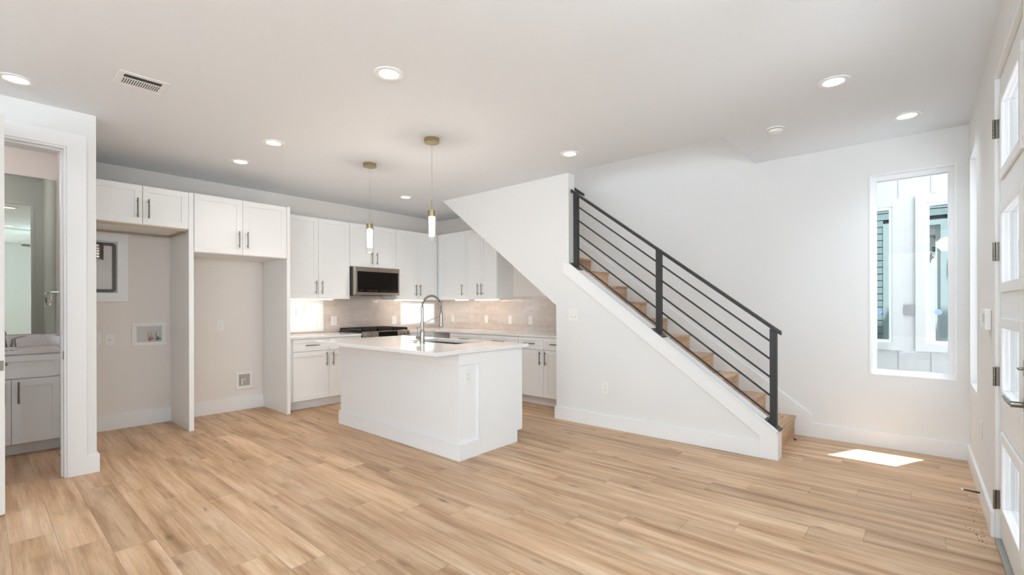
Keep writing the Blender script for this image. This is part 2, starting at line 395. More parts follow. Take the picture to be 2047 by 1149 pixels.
# trim on the stair wall: sloped skirt band, end board, cap
bm = bm_new()
lo = lambda y: CAPZ(y) - .143
prism(bm, [(.865, 0), (.992, 0), (.992, lo(.992)), (2.935, lo(2.935)), (2.935, CAPZ(2.935)), (.865, CAPZ(.865))], XS - .014, XS, 'x')
struct('trim_1', bm, TRIM, bevel=.002)
bm = bm_new(); prism(bm, [(.853, CAPZ(.853)), (2.87, CAPZ(2.87)), (2.87, CAPZ(2.87) + .018), (.853, CAPZ(.853) + .018)], XS - .022, XS + .13, 'x'); struct('trim_2', bm, TRIM, bevel=.003)
bm = bm_new(); box(bm, XS - .014, XS + .118, .853, .865, 0, CAPZ(.853)); struct('trim_3', bm, TRIM, bevel=.002)
# wall side skirt beside the steps
SKZ = lambda y: .205 + .733 * (y - .772) * 1.0
bm = bm_new(); prism(bm, [(.772, 0), (1.0, 0), (4.9, .733 * 3.9), (4.9, SKZ(4.9) + .02), (.772, .215)], XW - .018, XW, 'x'); struct('trim_4', bm, TRIM, bevel=.002)

# ------------------------------------------------------------------ staircase
st = thing('staircase', 'oak plank staircase rising behind the black metal railing', 'staircase', ((XS + XW) / 2, 2.8, 0))
RUN, RISE, Y0 = .2525, .1845, .91
for k in range(16):
    y = Y0 + RUN * k; z = RISE * (k + 1)
    bm = bm_new(); box(bm, XS + .131, XW - .019, y, y + .016, z - RISE, z - .021)
    obj('riser', bm, RISERM, st)
    bm = bm_new(); box(bm, XS + .131, XW - .019, y - .012, y + RUN - .0005, z - .02, z)
    obj('tread', bm, TREADM, st, bevel=.002)

# ------------------------------------------------------------------ railing
rl = thing('stair_railing', 'black metal stair railing with three square posts and sloping bars', 'railing', (XS + .055, 1.85, 0))
XR = XS + .053
POSTS = [(2.805, 2.50), (1.870, 1.795), (.897, 1.055)]
for y, zt in POSTS:
    zb = CAPZ(y) + .018
    bm = bm_new(); prism(bm, [(y - .026, zb - .026 * .733), (y + .026, zb + .026 * .733), (y + .026, zt), (y - .026, zt - .03)], XR - .022, XR + .022, 'x')
    p = obj('post', bm, BLACKM, rl, bevel=.002)
    bm = bm_new(); prism(bm, [(y - .055, zb - .055 * .733), (y + .055, zb + .055 * .733), (y + .055, zb + .055 * .733 + .008), (y - .055, zb - .055 * .733 + .008)], XR - .05, XR + .05, 'x')
    f = obj('foot_plate', bm, BLACKM, p, bevel=.001)
    for dx in (-.038, .038):
        for dy in (-.042, .042):
            bm = bm_new(); lathe(bm, (XR + dx, y + dy, zb + dy * .733 + .008), [(0, 0), (.007, 0), (.007, .004), (0, .005)], seg=8); obj('bolt', bm, NICKEL, p)
RAILZ = lambda y: 1.084 + .7345 * (y - .92)
bm = bm_new(); prism(bm, [(.842, RAILZ(.842) - .022), (2.862, RAILZ(2.862) - .022), (2.862, RAILZ(2.862) + .010), (.842, RAILZ(.842) + .010)], XR - .025, XR + .025, 'x')
obj('top_rail', bm, BLACKM, rl, bevel=.003)
for a, b in ((.923, 1.844), (1.896, 2.779)):
    for off in (.132, .279, .427, .578, .735):
        bm = bm_new(); z = lambda y: RAILZ(y) - off
        prism(bm, [(a, z(a) - .009), (b, z(b) - .009), (b, z(b) + .009), (a, z(a) + .009)], XR - .008, XR + .008, 'x')
        obj('bar', bm, BLACKM, rl, bevel=.001)
bm = bm_new(); zz = lambda y: CAPZ(y) + 1.03
prism(bm, [(3.25, 2.655), (4.6, 3.64), (4.6, 3.675), (3.25, 2.69)], 5.12, 5.165, 'x')
hr = obj('wall_handrail', bm, BLACKM, None, bevel=.004); tag(hr, 'short end of black handrail on the far wall above the stairs', 'handrail')
bm = bm_new(); box(bm, 5.165, XW, 3.6, 3.64, 2.89, 2.92); obj('bracket', bm, BLACKM, hr)

# ------------------------------------------------------------------ windows
def window(name, u0, u1, z0, z1, mt, fw=.035, dep=(.05, .11), lin=.05, mull=None, case=0.0, gl=None):
    """frame set in a hole; local n points outwards (0 = inner wall face)"""
    bm = bm_new(); ring_frame(bm, u0, u1, z0, z1, fw, dep[0], dep[1], mt)
    if mull:
        for m in mull: box(bm, m - .02, m + .02, dep[0], dep[1], z0 + fw, z1 - fw, mt)
    o = obj(name, bm, TRIM, bevel=.002); o['kind'] = 'structure'
    bm = bm_new(); nm = (dep[0] + dep[1]) / 2; box(bm, u0 + fw, u1 - fw, nm - .003, nm + .003, z0 + fw, z1 - fw, mt)
    obj('window_glass', bm, gl or GLASS, o)
    if case:
        bm = bm_new(); ring_frame(bm, u0 - case, u1 + case, z0 - case, z1 + case, case, -.008, 0, mt); obj('window_casing', bm, TRIM, o, bevel=.002)
    return o
MR = frame((XW, 0, 0), (0, 1, 0), (1, 0, 0))
window('window_1', -.232, .333, .63, 2.397, MR, fw=.05, dep=(.045, .11), gl=DIMGLASS)
bm = bm_new()
ring_frame(bm, -.232, .333, .63, 2.397, .012, -.004, .045, MR); struct('trim_5', bm, TRIM)
MF = frame((0, YD, 0), (1, 0, 0), (0, -1, 0))
window('window_2', 4.54, 5.125, .627, 2.397, MF, fw=.045, dep=(.07, .13), gl=DIMGLASS)
bm = bm_new(); ring_frame(bm, 4.54, 5.125, .627, 2.397, .012, -.002, .07, MF); struct('trim_6', bm, TRIM)
MB_ = frame((0, YB, 0), (1, 0, 0), (0, 1, 0))
w3 = window('window_3', 2.42, 3.075, .95, 1.315, MB_, fw=.03, dep=(.03, .09))
bm = bm_new(); ring_frame(bm, 2.405, 3.14, .91, 1.335, .055, -.022, 0.0, MB_); struct('trim_7', bm, TRIM, bevel=.002)
w4 = window('window_4', 4.41, 5.12, .945, 1.31, MB_, fw=.03, dep=(.0, .06))
ML = frame((XL, 0, 0), (0, 1, 0), (-1, 0, 0))
window('window_5', -3.0, .6, .08, 2.5, ML, fw=.05, mull=[-1.8, -.6]); window('window_6', .75, 2.9, .08, 2.5, ML, fw=.05, mull=[1.825])
MS = frame((0, YF, 0), (1, 0, 0), (0, -1, 0))
window('window_7', -3.3, .1, .08, 2.5, MS, fw=.05, mull=[-2.15, -1.0])

# ------------------------------------------------------------------ front door with four lites
door = sthing('door_1', (3.55, YD - .02, 0))
DF = YD - .020                                     # inner face of the leaf
dx0, dx1, dz0, dz1 = 2.655, 3.545, .02, 2.435
LX0, LX1 = 2.80, 3.455
LZ = [(.17, .60), (.765, 1.183), (1.31, 1.763), (1.886, 2.327)]
bm = bm_new(); mt = frame((0, DF, 0), (1, 0, 0), (0, -1, 0)); m = .045
box(bm, dx0, LX0 + m, 0, .045, dz0, dz1, mt); box(bm, LX1 - m, dx1, 0, .045, dz0, dz1, mt)
zs = [dz0] + [q for a, b in LZ for q in (a + m, b - m)] + [dz1]
for i in range(0, len(zs), 2): box(bm, LX0 + m, LX1 - m, 0, .045, zs[i], zs[i + 1], mt)
obj('door_leaf', bm, TRIM, door)
for a, b in LZ:
    bm = bm_new(); ring_frame(bm, LX0, LX1, a, b, .05, -.012, .0, mt); ring_frame(bm, LX0 + .018, LX1 - .018, a + .018, b - .018, .03, -.006, .018, mt)
    l = obj('lite_frame', bm, TRIM, door, bevel=.003)
    bm = bm_new(); box(bm, LX0 + .04, LX1 - .04, .018, .024, a + .04, b - .04, mt); obj('lite_glass', bm, DIMGLASS, l)
bm = bm_new(); box(bm, 2.63, 2.652, -.0, -.15 + .02, 0, 2.46, frame((0, YD, 0), (1, 0, 0), (0, 1, 0)))
box(bm, 3.548, 3.57, YD - .15, YD, 0, 2.46); box(bm, 2.652, 3.548, YD - .15, YD, 2.44, 2.46)
obj('door_frame', bm, TRIM, door)
bm = bm_new(); box(bm, 2.652, 3.548, YD - .15, YD + .004, 0, .016); obj('threshold', bm, GALV, door, bevel=.003)
for zc in (2.177, 1.53, .87, .22):
    bm = bm_new()
    for k in range(5): lathe(bm, (3.542, YD + .004, zc - .05 + .02 * k), [(0, 0), (.0065, 0), (.0065, .0185), (0, .0185)], seg=12)
    h = obj('hinge', bm, BRONZE, door)
    bm = bm_new(); box(bm, 3.5472, 3.5482, YD - .02, YD, zc - .05, zc + .05); box(bm, 3.505, 3.541, DF, DF + .0015, zc - .05, zc + .05)
    obj('hinge_leaf', bm, BRONZE, h)
    bm = bm_new()
    for k, zz_ in enumerate((-.036, -.012, .012, .036)): lathe(bm, (3.515 + .014 * (k % 2), DF + .0015, zc + zz_), [(0, 0), (.004, 0), (.004, .001), (0, .0012)], (0, 1, 0), 8)
    obj('screws', bm, SLOT, h)
bm = bm_new(); lathe(bm, (2.72, DF, .852), [(0, 0), (.03, 0), (.03, .012), (.012, .014), (.012, .05), (0, .05)], (0, 1, 0), 24)
tube(bm, [(2.72, DF + .048, .852), (2.76, DF + .05, .852), (2.83, DF + .05, .852), (2.832, DF + .05, .852), (2.925, DF + .05, .852)], [.008, .008, .008, .005, .005], 12)
obj('lever_handle', bm, BRONZE, door)
bm = bm_new(); box(bm, 2.72 - .03, 2.72 + .03, DF, DF + .012, .995 - .033, .995 + .033); box(bm, 2.705, 2.735, DF + .012, DF + .03, .990, 1.0); obj('deadbolt', bm, BRONZE, door, bevel=.003)

# ------------------------------------------------------------------ bathroom door, casing
d2 = sthing('door_2', (-.25, YL, 0))
bm = bm_new()
prism(bm, [(-.36, 0), (-.25, 0), (-.25, 2.42), (.44, 2.42), (.44, 0), (.548, 0), (.548, 2.522), (-.36, 2.522)], YL - .016, YL, 'y')
obj('door_casing', bm, TRIM, d2, bevel=.002)
bm = bm_new(); box(bm, .425, .44, YL - .004, YL + .114, 0, 2.42); box(bm, -.25, -.235, YL - .004, YL + .114, 0, 2.42); box(bm, -.235, .425, YL - .004, YL + .114, 2.405, 2.42)
box(bm, .413, .425, YL + .045, YL + .114, 0, 2.405); box(bm, -.235, .413, YL + .045, YL + .114, 2.393, 2.405)
obj('door_jamb', bm, TRIM, d2, bevel=.001)
bm = bm_new(); box(bm, .4215, .4255, YL - .003, YL + .032, .865, .925); obj('strike_plate', bm, BRONZE, d2, bevel=.001)
# open leaf swung into the living room
hx, hy, tx, ty = -.215, YL - .012, .117, 4.125
ang = math.atan2(ty - hy, tx - hx); L = math.hypot(tx - hx, ty - hy)
mt = Matrix.Translation((hx, hy, 0)) @ Matrix.Rotation(ang, 4, 'Z')
bm = bm_new(); box(bm, 0, L, -.035, 0, .012, 2.40, mt); lf = obj('door_leaf', bm, TRIM, d2, bevel=.002)
bm = bm_new()
for s in (1, -1):
    yb = 0 if s > 0 else -.035
    lathe(bm, mt @ Vector((L - .06, yb, .90)), [(0, 0), (.028, 0), (.028, .01), (.01, .012), (.01, .045), (0, .045)], (mt.to_3x3() @ Vector((0, s, 0))), 20)
    tube(bm, [mt @ Vector((L - .06, yb + s * .042, .90)), mt @ Vector((L - .17, yb + s * .046, .897))], [.010, .007], 8)
obj('lever_handle', bm, BRONZE, d2)
bm = bm_new(); box(bm, L - .001, L + .001, -.028, -.007, .87, .93, mt); obj('latch_plate', bm, NICKEL, d2)

# ------------------------------------------------------------------ cabinets
def shaker(bm, mt, u0, u1, z0, z1, rail=.058, n0=.001):
    ring_frame(bm, u0, u1, z0, z1, rail, n0, n0 + .02, mt)
    box(bm, u0 + rail, u1 - rail, n0, n0 + .012, z0 + rail, z1 - rail, mt)
def pull(mt, u, z, L, vertical, parent, n=.021):
    bm = bm_new(); off = .034
    P = lambda a, b, c: mt @ Vector((a, b, c))
    if vertical:
        tube(bm, [P(u, n + off, z - L / 2), P(u, n + off, z + L / 2)], .0062, 10)
        for s in (-1, 1): tube(bm, [P(u, n - .001, z + s * (L / 2 - .025)), P(u, n + off, z + s * (L / 2 - .025))], .005, 8)
    else:
        tube(bm, [P(u - L / 2, n + off, z), P(u + L / 2, n + off, z)], .0062, 10)
        for s in (-1, 1): tube(bm, [P(u + s * (L / 2 - .025), n - .001, z), P(u + s * (L / 2 - .025), n + off, z)], .005, 8)
    o = obj('handle', bm, BRONZE, parent); smooth_by_angle(o); return o
def carcass(mt, u0, u1, d, z0, z1, root, mat=CAB, name='body', toe=0):
    bm = bm_new()
    if toe: box(bm, u0, u1, -d, 0, z0 + toe, z1, mt); box(bm, u0, u1, -d, -.085, z0, z0 + toe, mt)
    else: box(bm, u0, u1, -d, 0, z0, z1, mt)
    return obj(name, bm, mat, root, bevel=.001)
G = .0018
def cabinet(name, label, mt, u0, u1, d, z0, z1, doors=(), drawers=(), toe=0, group=None, mat=CAB):
    """doors: (ua, ub, za, zb, handle_u, handle_z, L, vertical); drawers the same"""
    c = mt @ Vector(((u0 + u1) / 2, -d / 2, z0)); root = thing(name, label, 'cabinet', tuple(c), 0, group)
    carcass(mt, u0, u1, d, z0, z1, root, mat, toe=toe)
    for nm, lst in (('door', doors), ('drawer', drawers)):
        for ua, ub, za, zb, hu, hz, L, vert in lst:
            bm = bm_new(); shaker(bm, mt, ua + G, ub - G, za + G, zb - G, rail=(.058 if nm == 'door' else .042))
            o = obj(nm, bm, CAB, root, bevel=.0015)
            if hu is not None: pull(mt, hu, hz, L, vert, o)
    return root
BK = lambda y: frame((0, y, 0), (1, 0, 0), (0, -1, 0))           # faces -Y
# over-washer and over-fridge cabinets, tall side panels
MA = BK(5.52)
cabinet('wall_cabinet', 'white two-door cabinet above the washer hookup alcove', MA, .625, 1.403, .655, 2.02, 2.39,
        doors=[(.63, 1.035, 2.022, 2.388, .993, 2.17, .18, True), (1.035, 1.402, 2.022, 2.388, 1.077, 2.17, .18, True)])
cabinet('wall_cabinet', 'white two-door cabinet above the fridge alcove', MA, 1.447, 2.363, .655, 1.80, 2.395,
        doors=[(1.448, 1.897, 1.802, 2.393, 1.855, 1.963, .175, True), (1.897, 2.362, 1.802, 2.393, 1.938, 1.963, .175, True)])
for x0, x1, y0, top, lab in ((1.404, 1.446, 5.505, 2.39, 'tall white panel between the washer and fridge alcoves'), (2.364, 2.402, 5.50, 2.40, 'tall white panel right of the fridge alcove')):
    p = thing('side_panel', lab, 'panel', ((x0 + x1) / 2, 5.84, 0), group='tall side panels')
    bm = bm_new(); box(bm, x0, x1, y0 + .019, YB - .017, 0, top); obj('panel_board', bm, PANEL, p)
    bm = bm_new(); box(bm, x0, x1, y0, y0 + .0185, 0, top); obj('face_strip', bm, CAB, p, bevel=.001)
# raw plywood light rail behind the bottom edge of the washer cabinet
bm = bm_new(); box(bm, .63, 1.40, 5.545, 5.56, 2.0, 2.0195); box(bm, .63, 1.40, 6.15, 6.165, 2.0, 2.0195); box(bm, 1.385, 1.40, 5.56, 6.15, 2.0, 2.0195)
o = obj('cabinet_cleat', bm, PLY); tag(o, 'raw wood strip under the cabinet over the washer hookups', 'wood strip')

MU = BK(5.85); UZ0, UZ1 = 1.345, 2.385
HZ = 1.49
cabinet('wall_cabinet', 'white tall two-door wall cabinet left of the microwave', MU, 2.404, 3.342, .333, UZ0, UZ1,
        doors=[(2.462, 2.903, UZ0, UZ1, 2.865, HZ, .17, True), (2.903, 3.342, UZ0, UZ1, 2.945, HZ, .17, True)])
cabinet('wall_cabinet', 'white short two-door wall cabinet directly above the microwave', MU, 3.344, 4.084, .333, 1.79, UZ1,
        doors=[(3.344, 3.713, 1.79, UZ1, 3.672, 1.92, .17, True), (3.713, 4.084, 1.79, UZ1, 3.755, 1.92, .17, True)])
cabinet('wall_cabinet', 'white two-door wall cabinet right of the microwave over a slot window', MU, 4.086, 4.888, .333, UZ0, UZ1,
        doors=[(4.086, 4.475, UZ0, UZ1, 4.435, HZ, .17, True), (4.475, 4.862, UZ0, UZ1, 4.515, HZ, .17, True)])
RF = lambda x: frame((x, 0, 0), (0, 1, 0), (-1, 0, 0))           # faces -X, u = Y
MUR = RF(4.89)
cabinet('wall_cabinet', 'white single-door wall cabinet in the kitchen corner', MUR, 5.178, 5.848, .333, UZ0, UZ1,
        doors=[(5.178, 5.76, UZ0, UZ1, 5.222, HZ, .17, True)])
cabinet('wall_cabinet', 'white two-door wall cabinet cut off by the sloping stair wall', MUR, 4.522, 5.176, .333, UZ0, UZ1,
        doors=[(4.849, 5.176, UZ0, UZ1, 4.889, HZ, .17, True), (4.524, 4.849, UZ0, UZ1, 4.809, HZ, .17, True)])

BZ = .855; MBB = BK(5.585)
def base_unit(label, mt, u0, u1, splits, d=.598, filler=None, one_drawer=False, handles='pair', wide=False):
    doors = []; drawers = []
    n = len(splits) - 1
    for i in range(n):
        a, b = splits[i], splits[i + 1]
        if n == 1: hu = b - .045 if handles == 'right' else a + .045
        else: hu = (b - .042) if i == 0 else (a + .042)
        if wide: pass
        doors.append((a, b, .115, .70, hu, .60, .17, True))
        drawers.append((a, b, .703, .852, (a + b) / 2, .778, .17 if b - a < .6 else .2, False))
    return cabinet('base_cabinet', label, mt, u0, u1, d, 0, BZ, doors=doors, drawers=drawers, toe=.11)
base_unit('white two-door base cabinet between the fridge panel and range', MBB, 2.404, 3.358, [2.458, 2.908, 3.356])
MBR = RF(4.62)
cb = base_unit('white base cabinet right of the range filling the corner', MBB, 4.122, 5.215, [4.124, 4.60], handles='left')
base_unit('white drawer base cabinet nearest the kitchen corner on the right run', MBR, 4.565, 5.225, [4.567, 5.223], handles='left')
base_unit('white wide drawer base cabinet halfway along the right run', MBR, 3.905, 4.563, [3.907, 4.561], handles='right')
base_unit('white two-door base cabinet ending at the stair wall', MBR, 3.06, 3.903, [3.08, 3.492, 3.90])

# countertops (kitchen L with the range gap)
bm = bm_new()
prism(bm, [(2.404, 5.555), (3.355, 5.555), (3.355, YB - .001), (2.404, YB - .001)], .8555, .886, 'z')
o = obj('countertop', bm, QUARTZ, bevel=.003); tag(o, 'white quartz worktop between the fridge panel and the range', 'countertop')
bm = bm_new()
prism(bm, [(4.125, 5.555), (4.59, 5.555), (4.59, 3.06), (XW - .001, 3.06), (XW - .001, YB - .001), (4.125, YB - .001)], .8555, .886, 'z')
o = obj('countertop', bm, QUARTZ, bevel=.003); tag(o, 'L-shaped white quartz worktop under the stairs and in the corner', 'countertop')
# tiled backsplash
bm = bm_new(); wall_with_holes(bm, 2.404, XW - .008, .887, 1.344, -.008, 0, [(2.405, 3.14, .91, 1.335), (4.41, 5.12, .945, 1.31)], MB_)
box(bm, 3.344, 4.084, -.008, 0, 1.3445, 1.45, MB_)
struct('wall_tile_back', bm, TILEX)
bm = bm_new(); box(bm, XW - .008, XW, 3.045, YB, .887, 1.344); box(bm, XW - .008, XW, 3.5, 4.52, 1.3445, 1.382); struct('wall_tile_right', bm, TILEY)

# under-cabinet lights (real lamps)
def led_bar(label, x0, x1, y0, y1, z):
    o = thing('under_cabinet_light', label, 'light', ((x0 + x1) / 2, (y0 + y1) / 2, z), group='under-cabinet light bars')
    bm = bm_new(); box(bm, x0, x1, y0, y1, z - .004, z - .0005); obj('housing', bm, PLAST, o)
    bm = bm_new(); box(bm, x0 + .004, x1 - .004, y0 + .003, y1 - .003, z - .013, z - .004); obj('lens', bm, STRIP, o)
led_bar('warm light bar under the cabinet left of the microwave', 2.47, 3.13, 5.88, 5.92, UZ0)
led_bar('warm light bar under the cabinet over the right slot window', 4.12, 4.64, 5.88, 5.92, UZ0)
led_bar('warm light bar under the single-door corner cabinet', 4.92, 4.96, 5.02 + .18, 5.46, UZ0)
led_bar('warm light bar under the cabinet by the sloping wall', 4.92, 4.96, 4.56, 5.02, UZ0)

# ------------------------------------------------------------------ microwave
mw = thing('microwave', 'stainless over-the-range microwave with a black glass door', 'microwave', (3.714, 5.95, 1.40))
bm = bm_new(); box(bm, 3.348, 4.080, 5.802, 6.17, 1.405, 1.788); obj('body', bm, BLACKM, mw)
MM = BK(5.80)
MM = BK(5.72)
bm = bm_new(); x0, x1, z0, z1 = 3.362, 4.100, 1.403, 1.786
x1 = 4.070
box(bm, x0, x1, -.081, 0, z1 - .062, z1, MM); box(bm, x0, x1, -.081, 0, z0, z0 + .036, MM); box(bm, x0, x0 + .03, -.081, 0, z0 + .036, z1 - .062, MM); box(bm, x1 - .022, x1, -.081, 0, z0 + .036, z1 - .062, MM)
dr = obj('door', bm, SS, mw, bevel=.002)
bm = bm_new(); box(bm, x0 + .03, x1 - .022, -.08, -.003, z0 + .036, z1 - .062, MM); obj('door_glass', bm, BLACKG, dr)
bm = bm_new(); lathe(bm, (3.716, 5.72, z1 - .03), [(0, 0), (.0115, 0), (.0115, .001), (0, .0012)], (0, -1, 0), 20); obj('round_badge', bm, simple('badge_grey', (.30, .26, .23), .35, metal=.8), dr)
bm = bm_new(); random.seed(4)
for k in range(26):
    if k in (3, 4, 12, 13, 19): continue
    u = x0 + .06 + k * .024
    for j in range(2):
        w = random.uniform(.005, .012); zc = z0 + .05 + j * .014
        box(bm, u, u + w, -.0029, -.0026, zc, zc + random.uniform(.003, .006), MM)
obj('touch_controls', bm, simple('faint_control_print', (.16, .15, .14), .5), dr)
bm = bm_new(); box(bm, 3.40, 4.03, 5.84, 6.12, 1.396, 1.405); obj('vent_grille', bm, BLACKM, mw, bevel=.002)
for x in (3.44, 3.92):
    bm = bm_new(); box(bm, x, x + .08, 5.85, 5.93, 1.392, 1.396); obj('lamp_cover', bm, PLAST, mw)

# ------------------------------------------------------------------ range
rg = thing('gas_range', 'stainless slide-in gas range with black cast-iron grates', 'range', (3.74, 5.86, 0))
rx0, rx1 = 3.362, 4.118
bm = bm_new(); box(bm, rx0, rx1, 5.56, 6.165, .02, .885); obj('body', bm, BLACKM, rg)
bm = bm_new(); box(bm, rx0 + .003, rx1 - .003, 5.52, 5.559, .22, .775); od = obj('oven_door', bm, SS, rg, bevel=.004)
bm = bm_new(); box(bm, rx0 + .11, rx1 - .11, 5.518, 5.5205, .32, .64); obj('oven_window', bm, BLACKG, od)
bm = bm_new(); tube(bm, [(rx0 + .05, 5.468, .725), (rx1 - .05, 5.468, .725)], .011, 12)
for x in (rx0 + .09, rx1 - .09): tube(bm, [(x, 5.519, .725), (x, 5.468, .725)], .008, 8)
obj('oven_handle', bm, NICKEL, od)
bm = bm_new(); box(bm, rx0 + .003, rx1 - .003, 5.52, 5.559, .06, .21); obj('storage_drawer', bm, SS, rg, bevel=.004)
bm = bm_new(); prism(bm, [(5.522, .790), (5.5595, .790), (5.5595, .902), (5.545, .908)], rx0, rx1, 'x'); cp = obj('control_panel', bm, SS, rg, bevel=.002)
sl = Vector((0, -.9795, .2)).normalized()
bm = bm_new(); prism(bm, [(5.5238, .818), (5.53, .818), (5.546, .898), (5.5412, .898)], 3.60, 3.905, 'x'); obj('display_panel', bm, BLACKG, cp)
for kx in (3.415, 3.495, 3.958, 4.020, 4.082):
    bm = bm_new(); lathe(bm, (kx, 5.533, .866), [(0, 0), (.026, 0), (.026, .006), (.019, .008), (.017, .032), (0, .034)], sl, 20)
    smooth_by_angle(obj('knob', bm, NICKEL, cp))
bm = bm_new(); box(bm, rx0, rx1, 5.56, 6.165, .886, .900); obj('cooktop', bm, IRON, rg, bevel=.003)
for gi, (ga, gb) in enumerate(((3.372, 3.615), (3.62, 3.86), (3.865, 4.108))):
    bm = bm_new(); zt = .944
    for yy in (5.585, 6.13): box(bm, ga, gb, yy, yy + .014, .912, zt)
    for xx in (ga, gb - .012): box(bm, xx, xx + .012, 5.585, 6.142, .922, zt)
    for j in range(1, 10): box(bm, ga, ga + (gb - ga) * (1.0 if j == 5 else .38), 5.585 + j * .054, 5.593 + j * .054, .925, zt); box(bm, gb - (gb - ga) * .38, gb, 5.585 + j * .054, 5.593 + j * .054, .925, zt)
    box(bm, (ga + gb) / 2 - .005, (ga + gb) / 2 + .005, 5.585, 6.142, .925, zt)
    for xx in (ga, gb - .014):
        for yy in (5.585, 6.128): box(bm, xx, xx + .014, yy, yy + .014, .900, .92)
    obj('grate', bm, IRON, rg)
    for yy in (5.72, 6.0):
        bm = bm_new(); lathe(bm, ((ga + gb) / 2, yy, .900), [(0, 0), (.045, 0), (.045, .008), (.032, .010), (.032, .018), (0, .018)], seg=20); obj('burner', bm, IRON, rg)

# ------------------------------------------------------------------ island
isl = thing('kitchen_island', 'white kitchen island with a drywall back and cabinet end panel', 'island', (2.97, 3.72, 0))
IX0, IXM, IX1, IY0, IY1 = 2.560, 2.790, 3.36, 2.795, 4.655
bm = bm_new(); box(bm, IX0, IXM - .001, IY0, IY1, 0, .865); obj('knee_wall', bm, TRIM, isl)
bm = bm_new(); box(bm, IXM, IX1 - .02, IY0 + .012, 3.19, .105, .865); box(bm, IXM, IX1 - .02, 3.98, IY1, .105, .865); box(bm, IXM, IX1 - .02, 3.19, 3.98, .105, .62); box(bm, IXM, 2.88, 3.19, 3.98, .62, .865); box(bm, 3.322, IX1 - .02, 3.19, 3.98, .62, .865); box(bm, IXM, IX1 - .095, IY0 + .012, IY1, 0, .105); obj('body', bm, CAB, isl)
for ya, yb in ((IY0 - .006, IY0 + .012), (IY1, IY1 + .012)):
    bm = bm_new(); prism(bm, [(IXM, 0), (IX1 - .085, 0), (IX1 - .085, .105), (IX1 - .02, .105), (IX1 - .02, .865), (IXM, .865)], ya, yb, 'y'); obj('end_panel', bm, CAB, isl, bevel=.001)
bm = bm_new(); prism(bm, [(IX0 - T, IY0 - T), (IXM - .001, IY0 - T), (IXM - .001, IY0), (IX0, IY0), (IX0, IY1), (IXM - .001, IY1), (IXM - .001, IY1 + T), (IX0 - T, IY1 + T)], 0, .135, 'z'); obj('baseboard', bm, TRIM, isl, bevel=.002)
bm = bm_new(); prism(bm, [(IX0 - .014, IY0 - .014), (IXM - .001, IY0 - .014), (IXM - .001, IY0), (IX0, IY0), (IX0, IY1), (IXM - .001, IY1), (IXM - .001, IY1 + .014), (IX0 - .014, IY1 + .014)], .765, .865, 'z'); obj('apron', bm, TRIM, isl, bevel=.002)
bm = bm_new(); box(bm, IXM - .032, IXM - .001, IY0 - .014, IY0, .135, .765); obj('corner_trim', bm, TRIM, isl, bevel=.001)
MI = frame((IX1 - .02, 0, 0), (0, 1, 0), (1, 0, 0))
for a, b in ((2.80, 3.26), (3.26, 3.60), (3.60, 3.94), (3.94, 4.30), (4.30, 4.65)):
    bm = bm_new(); shaker(bm, MI, a + G, b - G, .115, .70); o = obj('door', bm, CAB, isl, bevel=.0015); pull(MI, (a + b) / 2 + .1, .60, .17, True, o)
    bm = bm_new(); shaker(bm, MI, a + G, b - G, .703, .862, rail=.042); o = obj('drawer', bm, CAB, isl, bevel=.0015); pull(MI, (a + b) / 2, .78, .17, False, o)
# top with sink cut-out
SX0, SX1, SY0, SY1 = 2.905, 3.30, 3.22, 3.95
TX0, TX1, TY0, TY1 = 2.285, 3.395, 2.752, 4.685
bm = bm_new()
def ring_xy(bm, o, i, z0, z1):
    def loop(r, z): return [bm.verts.new((r[0], r[2], z)), bm.verts.new((r[1], r[2], z)), bm.verts.new((r[1], r[3], z)), bm.verts.new((r[0], r[3], z))]
    a0, a1, b0, b1 = loop(o, z0), loop(o, z1), loop(i, z0), loop(i, z1)
    for k in range(4):
        j = (k + 1) % 4
        bm.faces.new([a0[k], a0[j], a1[j], a1[k]]); bm.faces.new([b0[k], b0[j], b1[j], b1[k]])
        bm.faces.new([a1[k], a1[j], b1[j], b1[k]]); bm.faces.new([a0[k], a0[j], b0[j], b0[k]])
ring_xy(bm, (TX0, TX1, TY0, TY1), (SX0, SX1, SY0, SY1), .8655, .896)
o = obj('island_countertop', bm, QUARTZ, bevel=.003); tag(o, 'glossy white quartz slab on top of the kitchen island', 'countertop')
bm = bm_new(); ring_xy(bm, (SX0 - .015, SX1 + .015, SY0 - .015, SY1 + .015), (SX0 + .002, SX1 - .002, SY0 + .002, SY1 - .002), .858, .865)
ring_xy(bm, (SX0 - .004, SX1 + .004, SY0 - .004, SY1 + .004), (SX0 + .002, SX1 - .002, SY0 + .002, SY1 - .002), .66, .858)
box(bm, SX0 - .004, SX1 + .004, SY0 - .004, SY1 + .004, .655, .66)
sk = obj('undermount_sink', bm, NICKEL); tag(sk, 'stainless steel sink set into the island top', 'sink')
bm = bm_new(); lathe(bm, ((SX0 + SX1) / 2, (SY0 + SY1) / 2, .66), [(0, 0), (.045, 0), (.045, .003), (.03, .004), (.0, .001)], seg=24); obj('drain', bm, CHROME, sk)

